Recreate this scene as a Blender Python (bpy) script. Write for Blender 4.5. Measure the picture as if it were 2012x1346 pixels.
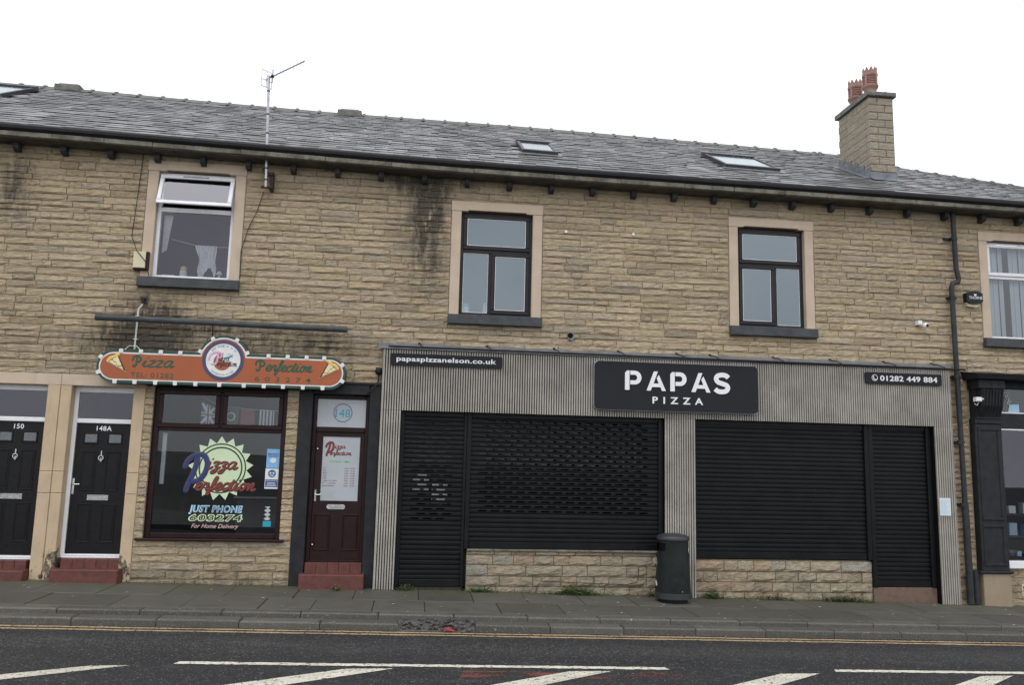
import bpy, math, random
import numpy as np
from mathutils import Vector, Matrix
R = random.Random(7)
rad = math.radians
for o in list(bpy.data.objects): bpy.data.objects.remove(o)
scene = bpy.context.scene
COL = scene.collection

# ------------------------------------------------------------------ camera
PITCH, YAW, ROLL = rad(8.186), rad(6.460), rad(1.3715)
fw = Vector((math.sin(YAW)*math.cos(PITCH), math.cos(YAW)*math.cos(PITCH), math.sin(PITCH)))
rt0 = Vector((math.cos(YAW), -math.sin(YAW), 0)); up0 = rt0.cross(fw)
rt = rt0*math.cos(ROLL) + up0*math.sin(ROLL); up = up0*math.cos(ROLL) - rt0*math.sin(ROLL)
cd = bpy.data.cameras.new('camera'); cam = bpy.data.objects.new('camera', cd); COL.objects.link(cam)
cd.sensor_width = 36.0; cd.lens = 1620/2012*36; cd.clip_end = 2000; cd.clip_start = 0.1
M = Matrix((rt, up, -fw)).transposed().to_4x4(); M.translation = Vector((0, -12.4, 1.95)); cam.matrix_world = M
scene.camera = cam
# ------------------------------------------------------------------ sky, sun, exposure
SUN_EL, SUN_AZ = rad(58), rad(200)
w = bpy.data.worlds.new('World'); scene.world = w; w.use_nodes = True
nt = w.node_tree; nt.nodes.clear()
wo = nt.nodes.new('ShaderNodeOutputWorld'); bg = nt.nodes.new('ShaderNodeBackground')
sky = nt.nodes.new('ShaderNodeTexSky'); sky.sky_type = 'NISHITA'; sky.sun_disc = False
sky.sun_elevation = SUN_EL; sky.sun_rotation = SUN_AZ; sky.air_density = 1.0; sky.dust_density = 4.0
hs = nt.nodes.new('ShaderNodeHueSaturation'); hs.inputs['Saturation'].default_value = 0.12
mx = nt.nodes.new('ShaderNodeMixRGB'); mx.inputs[0].default_value = 0.8; mx.inputs[2].default_value = (12.2, 12.6, 13.2, 1)
nt.links.new(sky.outputs[0], hs.inputs['Color']); nt.links.new(hs.outputs[0], mx.inputs[1])
cl_t = nt.nodes.new('ShaderNodeTexCoord'); cl_n = nt.nodes.new('ShaderNodeTexNoise'); cl_n.inputs['Scale'].default_value = 2.2; cl_n.inputs['Detail'].default_value = 6
cl_r = nt.nodes.new('ShaderNodeMapRange'); cl_r.inputs[1].default_value = .3; cl_r.inputs[2].default_value = .7; cl_r.inputs[3].default_value = .78; cl_r.inputs[4].default_value = 1.22
cl_m = nt.nodes.new('ShaderNodeVectorMath'); cl_m.operation = 'SCALE'
nt.links.new(cl_t.outputs['Generated'], cl_n.inputs['Vector']); nt.links.new(cl_n.outputs[0], cl_r.inputs[0])
nt.links.new(mx.outputs[0], cl_m.inputs[0]); nt.links.new(cl_r.outputs[0], cl_m.inputs['Scale']); nt.links.new(cl_m.outputs[0], bg.inputs[0]); bg.inputs[1].default_value = 0.12
nt.links.new(bg.outputs[0], wo.inputs[0])
sl = bpy.data.lights.new('sun', 'SUN'); sl.energy = 0.7; sl.angle = rad(35); sl.color = (1, .97, .93)
so = bpy.data.objects.new('sun', sl); COL.objects.link(so)
sd = Vector((math.sin(SUN_AZ)*math.cos(SUN_EL), math.cos(SUN_AZ)*math.cos(SUN_EL), math.sin(SUN_EL)))
so.rotation_euler = sd.to_track_quat('Z', 'Y').to_euler(); so.location = (0, -10, 20)
vs = scene.view_settings; vs.view_transform = 'Standard'; vs.look = 'None'; vs.exposure = 0.0; vs.gamma = 1.0
vs.use_curve_mapping = False

# ------------------------------------------------------------------ materials
class N:
    def __init__(s, name):
        s.m = bpy.data.materials.new(name); s.m.use_nodes = True; s.t = s.m.node_tree; s.t.nodes.clear()
        s.out = s.n('OutputMaterial'); s.b = s.n('BsdfPrincipled'); s.l(s.b.outputs[0], s.out.inputs[0])
        s._pos = None
    def n(s, k, **kw):
        x = s.t.nodes.new('ShaderNode'+k)
        for a, v in kw.items(): setattr(x, a, v)
        return x
    def l(s, a, b): s.t.links.new(a, b)
    def pos(s):
        if s._pos is None: s._pos = s.n('NewGeometry').outputs['Position']
        return s._pos
    def sep(s):
        if not hasattr(s, '_sep'):
            s._sep = s.n('SeparateXYZ'); s.l(s.pos(), s._sep.inputs[0])
        return s._sep.outputs
    def setin(s, i, v):
        if hasattr(v, 'is_linked'): s.l(v, i)
        else: i.default_value = v
    def math(s, op, a, b=0.0, clamp=False):
        x = s.n('Math', operation=op, use_clamp=clamp); s.setin(x.inputs[0], a); s.setin(x.inputs[1], b); return x.outputs[0]
    def noise(s, scale, detail=4, rough=.55, stretch=(1, 1, 1), off=(0, 0, 0)):
        mp = s.n('Mapping'); mp.inputs['Scale'].default_value = stretch; mp.inputs['Location'].default_value = off
        s.l(s.pos(), mp.inputs[0]); x = s.n('TexNoise'); x.inputs['Scale'].default_value = scale
        x.inputs['Detail'].default_value = detail; x.inputs['Roughness'].default_value = rough
        s.l(mp.outputs[0], x.inputs['Vector']); return x.outputs[0]
    def ramp(s, f, stops):
        x = s.n('ValToRGB'); e = x.color_ramp.elements
        while len(e) < len(stops): e.new(.5)
        for i, (p, c) in enumerate(stops):
            e[i].position = p; e[i].color = (c if len(c) == 4 else (*c, 1))
        s.setin(x.inputs[0], f); return x.outputs[0]
    def mix(s, f, a, b, mode='MIX'):
        x = s.n('MixRGB', blend_type=mode); s.setin(x.inputs[0], f)
        for i, v in ((1, a), (2, b)):
            s.setin(x.inputs[i], v if hasattr(v, 'is_linked') or len(v) == 4 else (*v, 1))
        return x.outputs[0]
    def map(s, f, a, b, c=0.0, d=1.0):
        x = s.n('MapRange'); s.setin(x.inputs[0], f)
        for i, v in enumerate((a, b, c, d)): x.inputs[1+i].default_value = v
        return x.outputs[0]
    def blob(s, cx, cz, sx, sz):
        o = s.sep()
        a = s.math('POWER', s.math('ABSOLUTE', s.math('DIVIDE', s.math('SUBTRACT', o[0], cx), sx)), 2.0)
        b = s.math('POWER', s.math('ABSOLUTE', s.math('DIVIDE', s.math('SUBTRACT', o[2], cz), sz)), 2.0)
        return s.math('EXPONENT', s.math('MULTIPLY', s.math('ADD', a, b), -1.0))
    def bump(s, h, strength=.4, dist=.01, prev=None):
        x = s.n('Bump'); x.inputs['Strength'].default_value = strength; x.inputs['Distance'].default_value = dist
        s.l(h, x.inputs['Height'])
        if prev is not None: s.l(prev, x.inputs['Normal'])
        s.l(x.outputs[0], s.b.inputs['Normal']); return x.outputs[0]
    def fin(s, col=None, rough=.6, metal=0.0, spec=None):
        if col is not None: s.setin(s.b.inputs['Base Color'], col if hasattr(col, 'is_linked') else (*col[:3], 1))
        s.setin(s.b.inputs['Roughness'], rough); s.b.inputs['Metallic'].default_value = metal
        if spec is not None: s.b.inputs['Specular IOR Level'].default_value = spec
        return s.m

def pm(name, col, rough=.6, var=.18, scale=6, bs=.15, bscale=90, metal=0.0, spec=None, dirt=0.0, bd=.004):
    """plain surface: colour with soft mottling, fine grain and a little grime"""
    s = N(name)
    f = s.noise(scale, 5)
    c = s.mix(s.map(f, .3, .7), tuple(v*(1-var) for v in col), tuple(min(1, v*(1+var)) for v in col))
    if dirt: c = s.mix(s.math('MULTIPLY', s.map(s.noise(14, 8, .7), .48, .75), dirt), c, (.05, .045, .035))
    if bs: s.bump(s.noise(bscale, 3), bs, bd)
    r = s.math('ADD', s.math('MULTIPLY', s.map(s.noise(scale*2.3, 4), .3, .7), .12), rough-.06)
    return s.fin(c, r, metal, spec)

def random_source(s, stuff):
    if stuff:
        a = s.n('Attribute'); a.attribute_name = 'rnd'; return a.outputs['Fac']
    return s.n('ObjectInfo').outputs['Random']

def stone_mat(name, stuff, plinth=False, chim=False):
    s = N(name); r = random_source(s, stuff)
    wn = s.n('TexWhiteNoise', noise_dimensions='1D'); s.l(r, wn.inputs['W']); r2 = wn.outputs['Value']
    if chim == 'mortar': c = s.ramp(s.noise(6, 5), [(.3, (.29, .225, .145)), (.7, (.38, .295, .19))])
    elif chim:
        c = s.ramp(r, [(0, (.27, .245, .2)), (.5, (.34, .305, .245)), (1, (.3, .28, .235))])  # stone paled so the glare around the chimney sits in its colour
    elif plinth:
        c = s.ramp(r, [(0, (.26, .23, .18)), (.3, (.34, .29, .22)), (.55, (.38, .32, .24)), (.75, (.36, .25, .16)), (1, (.29, .29, .26))])
    else:
        c = s.ramp(r, [(0, (.36, .27, .17)), (.2, (.46, .36, .235)), (.42, (.55, .44, .295)), (.62, (.51, .40, .25)), (.78, (.51, .385, .275)), (.9, (.46, .385, .29)), (1, (.29, .235, .175))])
    c = s.mix(s.math('MULTIPLY', s.map(s.noise(9, 6, .6, (1, 1, 3.5)), .38, .72), .5), c, (.215, .165, .105))
    c = s.mix(s.math('MULTIPLY', s.map(s.noise(70, 4, .7), .3, .75), .35), c, (.56, .46, .31))
    c = s.mix(s.math('MULTIPLY', s.map(s.noise(1.1, 4), .42, .7), .28), c, (.25, .215, .165))
    ln_ = s.noise(10, 6, .7, (.55, 1, 6), (7, 2, 5)); c = s.mix(s.math('MULTIPLY', s.math('SUBTRACT', 1.0, s.map(s.math('ABSOLUTE', s.math('SUBTRACT', ln_, .5)), .0, .022)), .38), c, (.13, .095, .06))  # thin dark streaks paint the shadows under stone ledges into the colour
    ns = s.noise(3.2, 7, .68, (2.6, 1, .8)); nm = s.map(ns, .3, .62)
    ns2 = s.noise(11, 6, .7, (1, 1, 2.2)); nm2 = s.map(ns2, .1, .5)
    st = None
    for (cx, cz, sx, sz, k) in [(.08, 5.7, .25, .75, 2.2), (-.1, 6.2, .55, .2, 1.3), (-.55, 6.25, .35, .2, .55), (-.25, 5.6, .3, .5, .4), (-6.0, 5.75, .3, .55, 1.3),
                                (-3.85, 3.75, .45, .42, 2.3), (-4.15, 3.5, .7, .27, 1.7), (-1.4, 3.55, .5, .2, .8), (-3.3, 3.75, .9, .12, .9), (-2.2, 3.6, .8, .28, .9), (-3.2, 4.35, .9, .13, .35), (1.3, 3.92, .9, .1, .3),
                                (-6.2, 3.4, 1.3, .35, .4), (-.6, 3.5, .5, .35, .35), (8.75, 1.6, .3, 1.6, .35), (-2.8, .2, 1.6, .22, .6), (.0, 4.7, .35, .5, .5)]:
        b = s.math('MULTIPLY', s.blob(cx, cz, sx, sz), k)
        st = b if st is None else s.math('ADD', st, b)
    st = s.math('MULTIPLY', s.math('MULTIPLY', st, nm), nm2, True)
    c = s.mix(s.math('MULTIPLY', st, .84), c, (.034, .031, .025))
    # damp green foot of the wall
    g = s.math('MULTIPLY', s.map(s.sep()[2], .1, .5, 1, 0), s.map(s.noise(5, 5), .4, .65))
    c = s.mix(s.math('MULTIPLY', g, .55), c, (.09, .09, .05))
    h1 = s.noise(5, 6, .62, (1.3, 1, 7)); h2 = s.noise(60, 5, .65)
    p = s.bump(h1, .5, .025); st_ = s.map(s.noise(7, 4, .6, (1, 1, 3.2), (3, 0, 1)), .47, .53); p = s.bump(st_, .65, .016, p); h3 = s.noise(16, 5, .7, (1, 1, 4)); p = s.bump(h3, .5, .012, p); s.bump(h2, .5, .006, p)
    return s.fin(c, .88)

def slate_mat(name, stuff):
    s = N(name); r = random_source(s, stuff)
    c = s.ramp(r, [(0, (.05, .05, .052)), (.3, (.09, .09, .092)), (.65, (.125, .125, .128)), (.9, (.185, .185, .19)), (1, (.29, .29, .30))])
    c = s.mix(s.math('MULTIPLY', s.map(s.noise(1.5, 5, .6), .35, .7), .5), c, (.17, .175, .165))
    c = s.mix(s.math('MULTIPLY', s.map(s.noise(30, 5, .7), .5, .8), .3), c, (.2, .2, .2))
    # pale lichen bloom in patches that run down the slope
    c = s.mix(s.math('MULTIPLY', s.map(s.noise(1.3, 6, .7, (1.6, .5, .5)), .47, .68), .6), c, (.36, .36, .375))
    wn = s.n('TexWhiteNoise', noise_dimensions='1D'); s.l(r, wn.inputs['W'])
    ro = s.map(wn.outputs['Value'], 0, 1, .38, .75)
    s.bump(s.noise(40, 4), .25, .006)
    return s.fin(c, ro)

def paint_stone(name, col, peel=False, chip=False):
    s = N(name)
    c = s.mix(s.map(s.noise(4, 5), .3, .7), tuple(v*.9 for v in col), tuple(v*1.06 for v in col))
    c = s.mix(s.math('MULTIPLY', s.map(s.noise(3, 6, .65, (3, 1, .5)), .55, .8), .4), c, tuple(v*.55 for v in col))
    if peel:
        o = s.sep(); n1 = s.noise(9, 8, .68, (1.4, 1, .8))
        lo = s.map(o[2], .15, .95, .3, -.12)
        pk = s.math('ADD', s.math('MULTIPLY', s.blob(-4.93, .42, .13, .3), .22), s.math('MULTIPLY', s.blob(-4.0, .35, .1, .24), .2))
        e = s.math('ADD', s.math('ADD', n1, s.math('MULTIPLY', lo, .5)), pk)
        c = s.mix(s.map(e, .70, .735), c, s.mix(s.map(s.noise(30, 4), .4, .6), (.045, .032, .022), (.2, .17, .12)))
    s.bump(s.noise(35, 5), .3, .006)
    return s.fin(c, .75)

def glass_mat(name, base=.1, tint=(.82, .85, .87), rcol=(.93, .97, 1), rough=.0):
    s = N(name); s.t.nodes.remove(s.b)
    tr = s.n('BsdfTransparent'); tr.inputs[0].default_value = (*tint, 1)
    gl = s.n('BsdfGlossy'); gl.inputs[0].default_value = (*rcol, 1); gl.inputs['Roughness'].default_value = rough
    bp = s.n('Bump'); bp.inputs['Strength'].default_value = .02; bp.inputs['Distance'].default_value = .01
    s.l(s.noise(1.5, 2), bp.inputs['Height']); s.l(bp.outputs[0], gl.inputs['Normal'])
    fr = s.n('Fresnel'); fr.inputs[0].default_value = 1.5
    mxs = s.n('MixShader'); s.l(s.math('ADD', fr.outputs[0], base, True), mxs.inputs[0])
    s.l(tr.outputs[0], mxs.inputs[1]); s.l(gl.outputs[0], mxs.inputs[2]); s.l(mxs.outputs[0], s.out.inputs[0])
    return s.m

def asphalt_mat():
    s = N('asphalt')
    v = s.n('TexVoronoi'); v.inputs['Scale'].default_value = 70; s.l(s.pos(), v.inputs['Vector'])
    wn = s.n('TexWhiteNoise', noise_dimensions='3D'); s.l(v.outputs['Position'], wn.inputs['Vector'])
    c = s.ramp(wn.outputs['Value'], [(0, (.010, .010, .011)), (.55, (.023, .023, .025)), (.88, (.040, .040, .041)), (.96, (.075, .074, .072)), (1, (.19, .185, .175))])
    c = s.mix(s.map(s.noise(.9, 5, .6, (.35, 1, 1)), .35, .7, .0, .5), c, (.036, .036, .037))
    c = s.mix(s.math('MULTIPLY', s.map(s.noise(5, 6, .7, (.3, 1, 1)), .55, .8), .5), c, (.11, .108, .1))
    tr = s.math('EXPONENT', s.math('MULTIPLY', s.math('POWER', s.math('ABSOLUTE', s.math('DIVIDE', s.math('ADD', s.sep()[1], 3.0), .32)), 2.0), -1.0))
    c = s.mix(s.math('MULTIPLY', s.math('MULTIPLY', tr, s.map(s.noise(38, 5, .8), .5, .62)), .55), c, (.16, .157, .15))
    p = s.bump(v.outputs['Distance'], .6, .012); s.bump(s.noise(14, 4), .3, .01, p)
    return s.fin(c, .8, 0, .3)

def flag_mat(name, col, moss=.5, grit=False):
    s = N(name); r = s.n('ObjectInfo').outputs['Random']
    c = s.mix(r, tuple(v*.78 for v in col), tuple(v*1.18 for v in col))
    c = s.mix(s.math('MULTIPLY', s.map(s.noise(3.5, 6, .65), .4, .7), .5), c, tuple(v*.6 for v in col))
    c = s.mix(s.math('MULTIPLY', s.map(s.noise(90, 3, .6), .6, .75), .35), c, (.25, .24, .22))
    if grit: c = s.mix(s.math('MULTIPLY', s.map(s.noise(65, 4, .7), .56, .68), .75), c, (.3, .285, .25))
    wv = s.n('TexVoronoi'); wv.inputs['Scale'].default_value = 3.1; s.l(s.pos(), wv.inputs['Vector'])
    c = s.mix(s.map(wv.outputs['Distance'], .05, .068, .7, 0), c, (.3, .29, .27))     # gum spots
    g = s.math('MULTIPLY', s.map(s.sep()[1], -.75, -.05, 0, 1), s.map(s.noise(2.2, 5), .35, .65))
    c = s.mix(s.math('MULTIPLY', g, moss), c, (.078, .078, .036))
    s.bump(s.noise(50, 5, .65), .4, .006)
    return s.fin(c, s.map(s.noise(1.2, 4), .3, .7, .5, .8))

def marking_mat(name, col, wear=.62):
    s = N(name)
    e = s.noise(26, 6, .75) if wear > .53 else s.math('ADD', s.math('MULTIPLY', s.noise(4, 5, .6, (.35, 1, 1)), .7), s.math('MULTIPLY', s.noise(40, 5, .75), .3))
    c = s.mix(s.map(s.noise(4, 4), .3, .7), tuple(v*.8 for v in col), col)
    c = s.mix(s.math('MULTIPLY', s.map(s.noise(55, 5, .7), .45, .7), .35), c, (.1, .098, .09))
    s.l(s.map(e, wear-.02, wear+.02, 1, 0), s.b.inputs['Alpha'])
    s.bump(s.noise(80, 4), .5, .006)
    return s.fin(c, .7)

MT = {}
def build_mats():
    MT['stone'] = stone_mat('sandstone', False); MT['stone_stuff'] = stone_mat('sandstone_far', True)
    MT['plinth'] = stone_mat('plinth_stone', False, True)
    MT['mortar'] = stone_mat('mortar', False, False, 'mortar')
    MT['slate'] = slate_mat('slate', False); MT['slate_stuff'] = slate_mat('slate_far', True)
    MT['under'] = pm('underlay', (.03, .03, .032), .9)
    MT['ridge'] = pm('ridge_tile', (.15, .145, .13), .8, .35, 9, .4, 40)
    MT['cornice'] = pm('cornice_stone', (.19, .176, .14), .85, .5, 4, .5, 40, dirt=.9, bd=.01)
    MT['soffit'] = pm('dark_soffit', (.075, .068, .055), .9, .4, 5, .3)  # plain dark colour for the strip under the cornice
    MT['corbel'] = pm('corbel_paint', (.045, .047, .047), .6, .3, spec=.22)
    MT['gutter'] = pm('gutter_paint', (.016, .015, .016), .4, .2, spec=.22)
    MT['beige'] = paint_stone('beige_paint', (.54, .43, .325)); MT['beige_low'] = paint_stone('beige_paint_worn', (.52, .40, .265), True)
    MT['sill'] = pm('slate_grey_paint', (.062, .068, .074), .45, .25, 9, .3, 60, dirt=.25, spec=.22)
    MT['upvc'] = pm('white_upvc', (.78, .79, .81), .3, .05, 5, 0)
    MT['black_upvc'] = pm('black_upvc', (.022, .021, .023), .35, .12, 5, .05, spec=.22)
    MT['maroon'] = pm('maroon_upvc', (.022, .009, .009), .4, .25, 9, .1, spec=.22)
    MT['charcoal'] = pm('charcoal_paint', (.020, .022, .025), .5, .3, 8, .35, 50, dirt=.2, spec=.22)
    MT['door_black'] = pm('black_door', (.012, .012, .013), .32, .15, 9, .08, spec=.22)
    MT['red_step'] = pm('red_step_paint', (.115, .034, .027), .55, .3, 11, .35, 55, dirt=.35)
    MT['glass'] = glass_mat('window_glass', .05, (.93, .93, .95), (.90, .90, 1))
    MT['glass_up'] = glass_mat('upper_glass', .15, rcol=(.80, .92, 1))
    MT['glass_low'] = glass_mat('shop_glass', .045)
    MT['glass_white'] = glass_mat('clear_glass', .06)
    MT['dark_glass'] = glass_mat('dark_shop_glass', -.012, (.5, .52, .54))
    MT['skyglass'] = glass_mat('skylight_glass', .08, rough=.15)
    MT['frost'] = pm('frosted_film', (.42, .45, .48), .25, .06, 3, 0)
    MT['frost_dark'] = pm('obscure_glass', (.14, .155, .165), .2, .25, 40, .3, 60)
    MT['chrome'] = pm('chrome', (.75, .75, .76), .22, .05, 9, 0, metal=1.0)
    MT['steel'] = pm('galvanised_steel', (.42, .43, .45), .4, .15, 9, .1, metal=.6)
    MT['batten'] = pm('batten_composite', (.345, .322, .285), .6, .2, 3, .2, 70, dirt=.15)
    MT['backing'] = pm('dark_backing', (.006, .006, .006), .8, spec=.1)
    MT['shutter'] = pm('shutter_steel', (.0065, .007, .008), .4, .35, 3, .04, spec=.22)
    MT['lead'] = pm('lead_flashing', (.17, .18, .2), .5, .3, 7, .5, 15, metal=.3, bd=.02)
    MT['sign_black'] = pm('sign_black', (.016, .017, .022), .55, .06, 3, 0, spec=.22)
    MT['white'] = pm('white_acrylic', (.82, .82, .85), .35, .03, 4, 0)
    MT['orange'] = pm('sign_orange', (.36, .092, .03), .5, .06, 3, .05)
    MT['sgreen'] = pm('sign_green', (.02, .06, .045), .5, .15, 6, .1)
    MT['sgreen2'] = pm('letter_green', (.03, .08, .045), .5, .15, 20, 0)
    MT['swhite'] = pm('sign_white', (.72, .72, .70), .45, .08, 9, .1)
    MT['sblue'] = pm('sign_blue', (.055, .055, .13), .5, .1, 9, 0)
    MT['spink'] = pm('sign_pink', (.6, .38, .56), .5, .05, 9, 0)
    MT['sblack'] = pm('print_black', (.02, .02, .022), .5, .1, 9, 0)
    MT['syellow'] = pm('cheese_yellow', (.72, .5, .13), .5, .1, 30, 0)
    MT['scream'] = pm('cheese_cream', (.75, .66, .38), .5, .15, 60, 0)
    MT['lime'] = pm('vinyl_lime', (.60, .72, .48), .45, .04, 3, 0)
    MT['dgreen'] = pm('vinyl_dark_green', (.012, .035, .018), .5, .1, 9, 0)
    MT['vred'] = pm('vinyl_red', (.19, .03, .022), .45, .12, 9, 0)
    MT['vblue'] = pm('vinyl_blue', (.02, .038, .14), .45, .12, 9, 0)
    MT['vlight'] = pm('vinyl_light_blue', (.42, .62, .8), .45, .06, 9, 0)
    MT['vgrey'] = pm('vinyl_slate', (.09, .15, .22), .5, .1, 9, 0)
    MT['vpink'] = pm('vinyl_pale_pink', (.62, .42, .42), .45, .1, 9, 0)
    MT['fgreen'] = pm('vinyl_bright_green', (.12, .48, .1), .45, .1, 9, 0)
    MT['teal'] = pm('teal_vinyl', (.02, .32, .42), .45, .08, 9, 0)
    MT['poster_blue'] = pm('poster_blue', (.2, .42, .68), .5, .1, 3, 0)
    MT['poster_navy'] = pm('poster_navy', (.06, .1, .26), .5, .1, 3, 0)
    MT['paper'] = pm('paper', (.66, .72, .74), .6, .06, 3, 0)
    MT['cream'] = pm('cream_plastic', (.66, .60, .40), .45, .08, 6, .05)
    MT['black_plastic'] = pm('black_plastic', (.014, .014, .015), .4, .1, 9, .05, spec=.22)
    MT['bin'] = pm('bin_plastic', (.012, .0155, .0155), .45, .3, 5, .2, 120, dirt=.25, spec=.22)
    MT['bin_rim'] = pm('bin_rim', (.03, .035, .037), .45, .15, 6, .1)
    MT['pipe'] = pm('pipe_paint', (.035, .036, .04), .4, .3, 8, .2, spec=.22)
    MT['wpipe'] = pm('white_conduit', (.62, .62, .6), .45, .1, 8, .05)
    MT['cable'] = pm('cable', (.02, .014, .01), .6, .1, 8, 0)
    MT['rust'] = pm('rusty_bracket', (.05, .025, .016), .8, .4, 20, .5)
    MT['pot'] = pm('terracotta', (.33, .19, .16), .8, .2, 8, .3, 50)  # clay paled, with the haze at roof height mixed into the colour
    MT['asphalt'] = asphalt_mat()
    MT['flag'] = flag_mat('flagstone', (.088, .084, .070), .8); MT['kerb'] = flag_mat('kerb_stone', (.085, .08, .068), .0, True)
    MT['kerb_lo'] = MT['kerb']
    MT['mark'] = marking_mat('road_paint_white', (.76, .72, .61), .585); MT['mark_y'] = marking_mat('road_paint_yellow', (.50, .35, .2), .57)
    MT['mark_r'] = marking_mat('road_paint_red', (.15, .045, .036), .44)
    MT['ground'] = pm('ground_earth', (.07, .07, .06), .9, .3, 2, .4, 20)
    MT['joint'] = pm('joint_dirt_and_gap', (.035, .032, .024), .95, .3, 12, .4)
    MT['rubble'] = pm('broken_kerb', (.095, .09, .082), .9, .5, 26, .8, 40, dirt=.5, bd=.02)
    MT['leaf'] = pm('weed_leaf', (.07, .115, .035), .6, .5, 30, 0); MT['leaf2'] = pm('weed_leaf_dull', (.085, .1, .045), .6, .4, 30, 0)
    MT['room'] = pm('room_wall', (.15, .145, .16), .8, .1, 2, .05); MT['room_dark'] = pm('room_dark', (.06, .058, .058), .8, .2, 2, .05)
    MT['net'] = pm('net_curtain', (.72, .74, .75), .8, .1, 20, .2)
    MT['blind'] = pm('blind_vane', (.68, .71, .75), .7, .06, 3, .05)
    MT['red_wrap'] = pm('red_wrapper', (.4, .035, .04), .3, .2, 30, .2); MT['litter'] = pm('litter_white', (.7, .7, .68), .6, .1, 9, 0)
    MT['brown_step'] = pm('worn_brown_paint', (.15, .095, .072), .7, .35, 14, .4, 40, dirt=.6)
    MT['raw_stone'] = paint_stone('bare_stone_block', (.30, .235, .16))
    MT['opp'] = pm('far_stone', (.10, .085, .06), .9, .4, .6); MT['opp_roof'] = pm('far_slate', (.05, .05, .055), .7)
build_mats()

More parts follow.
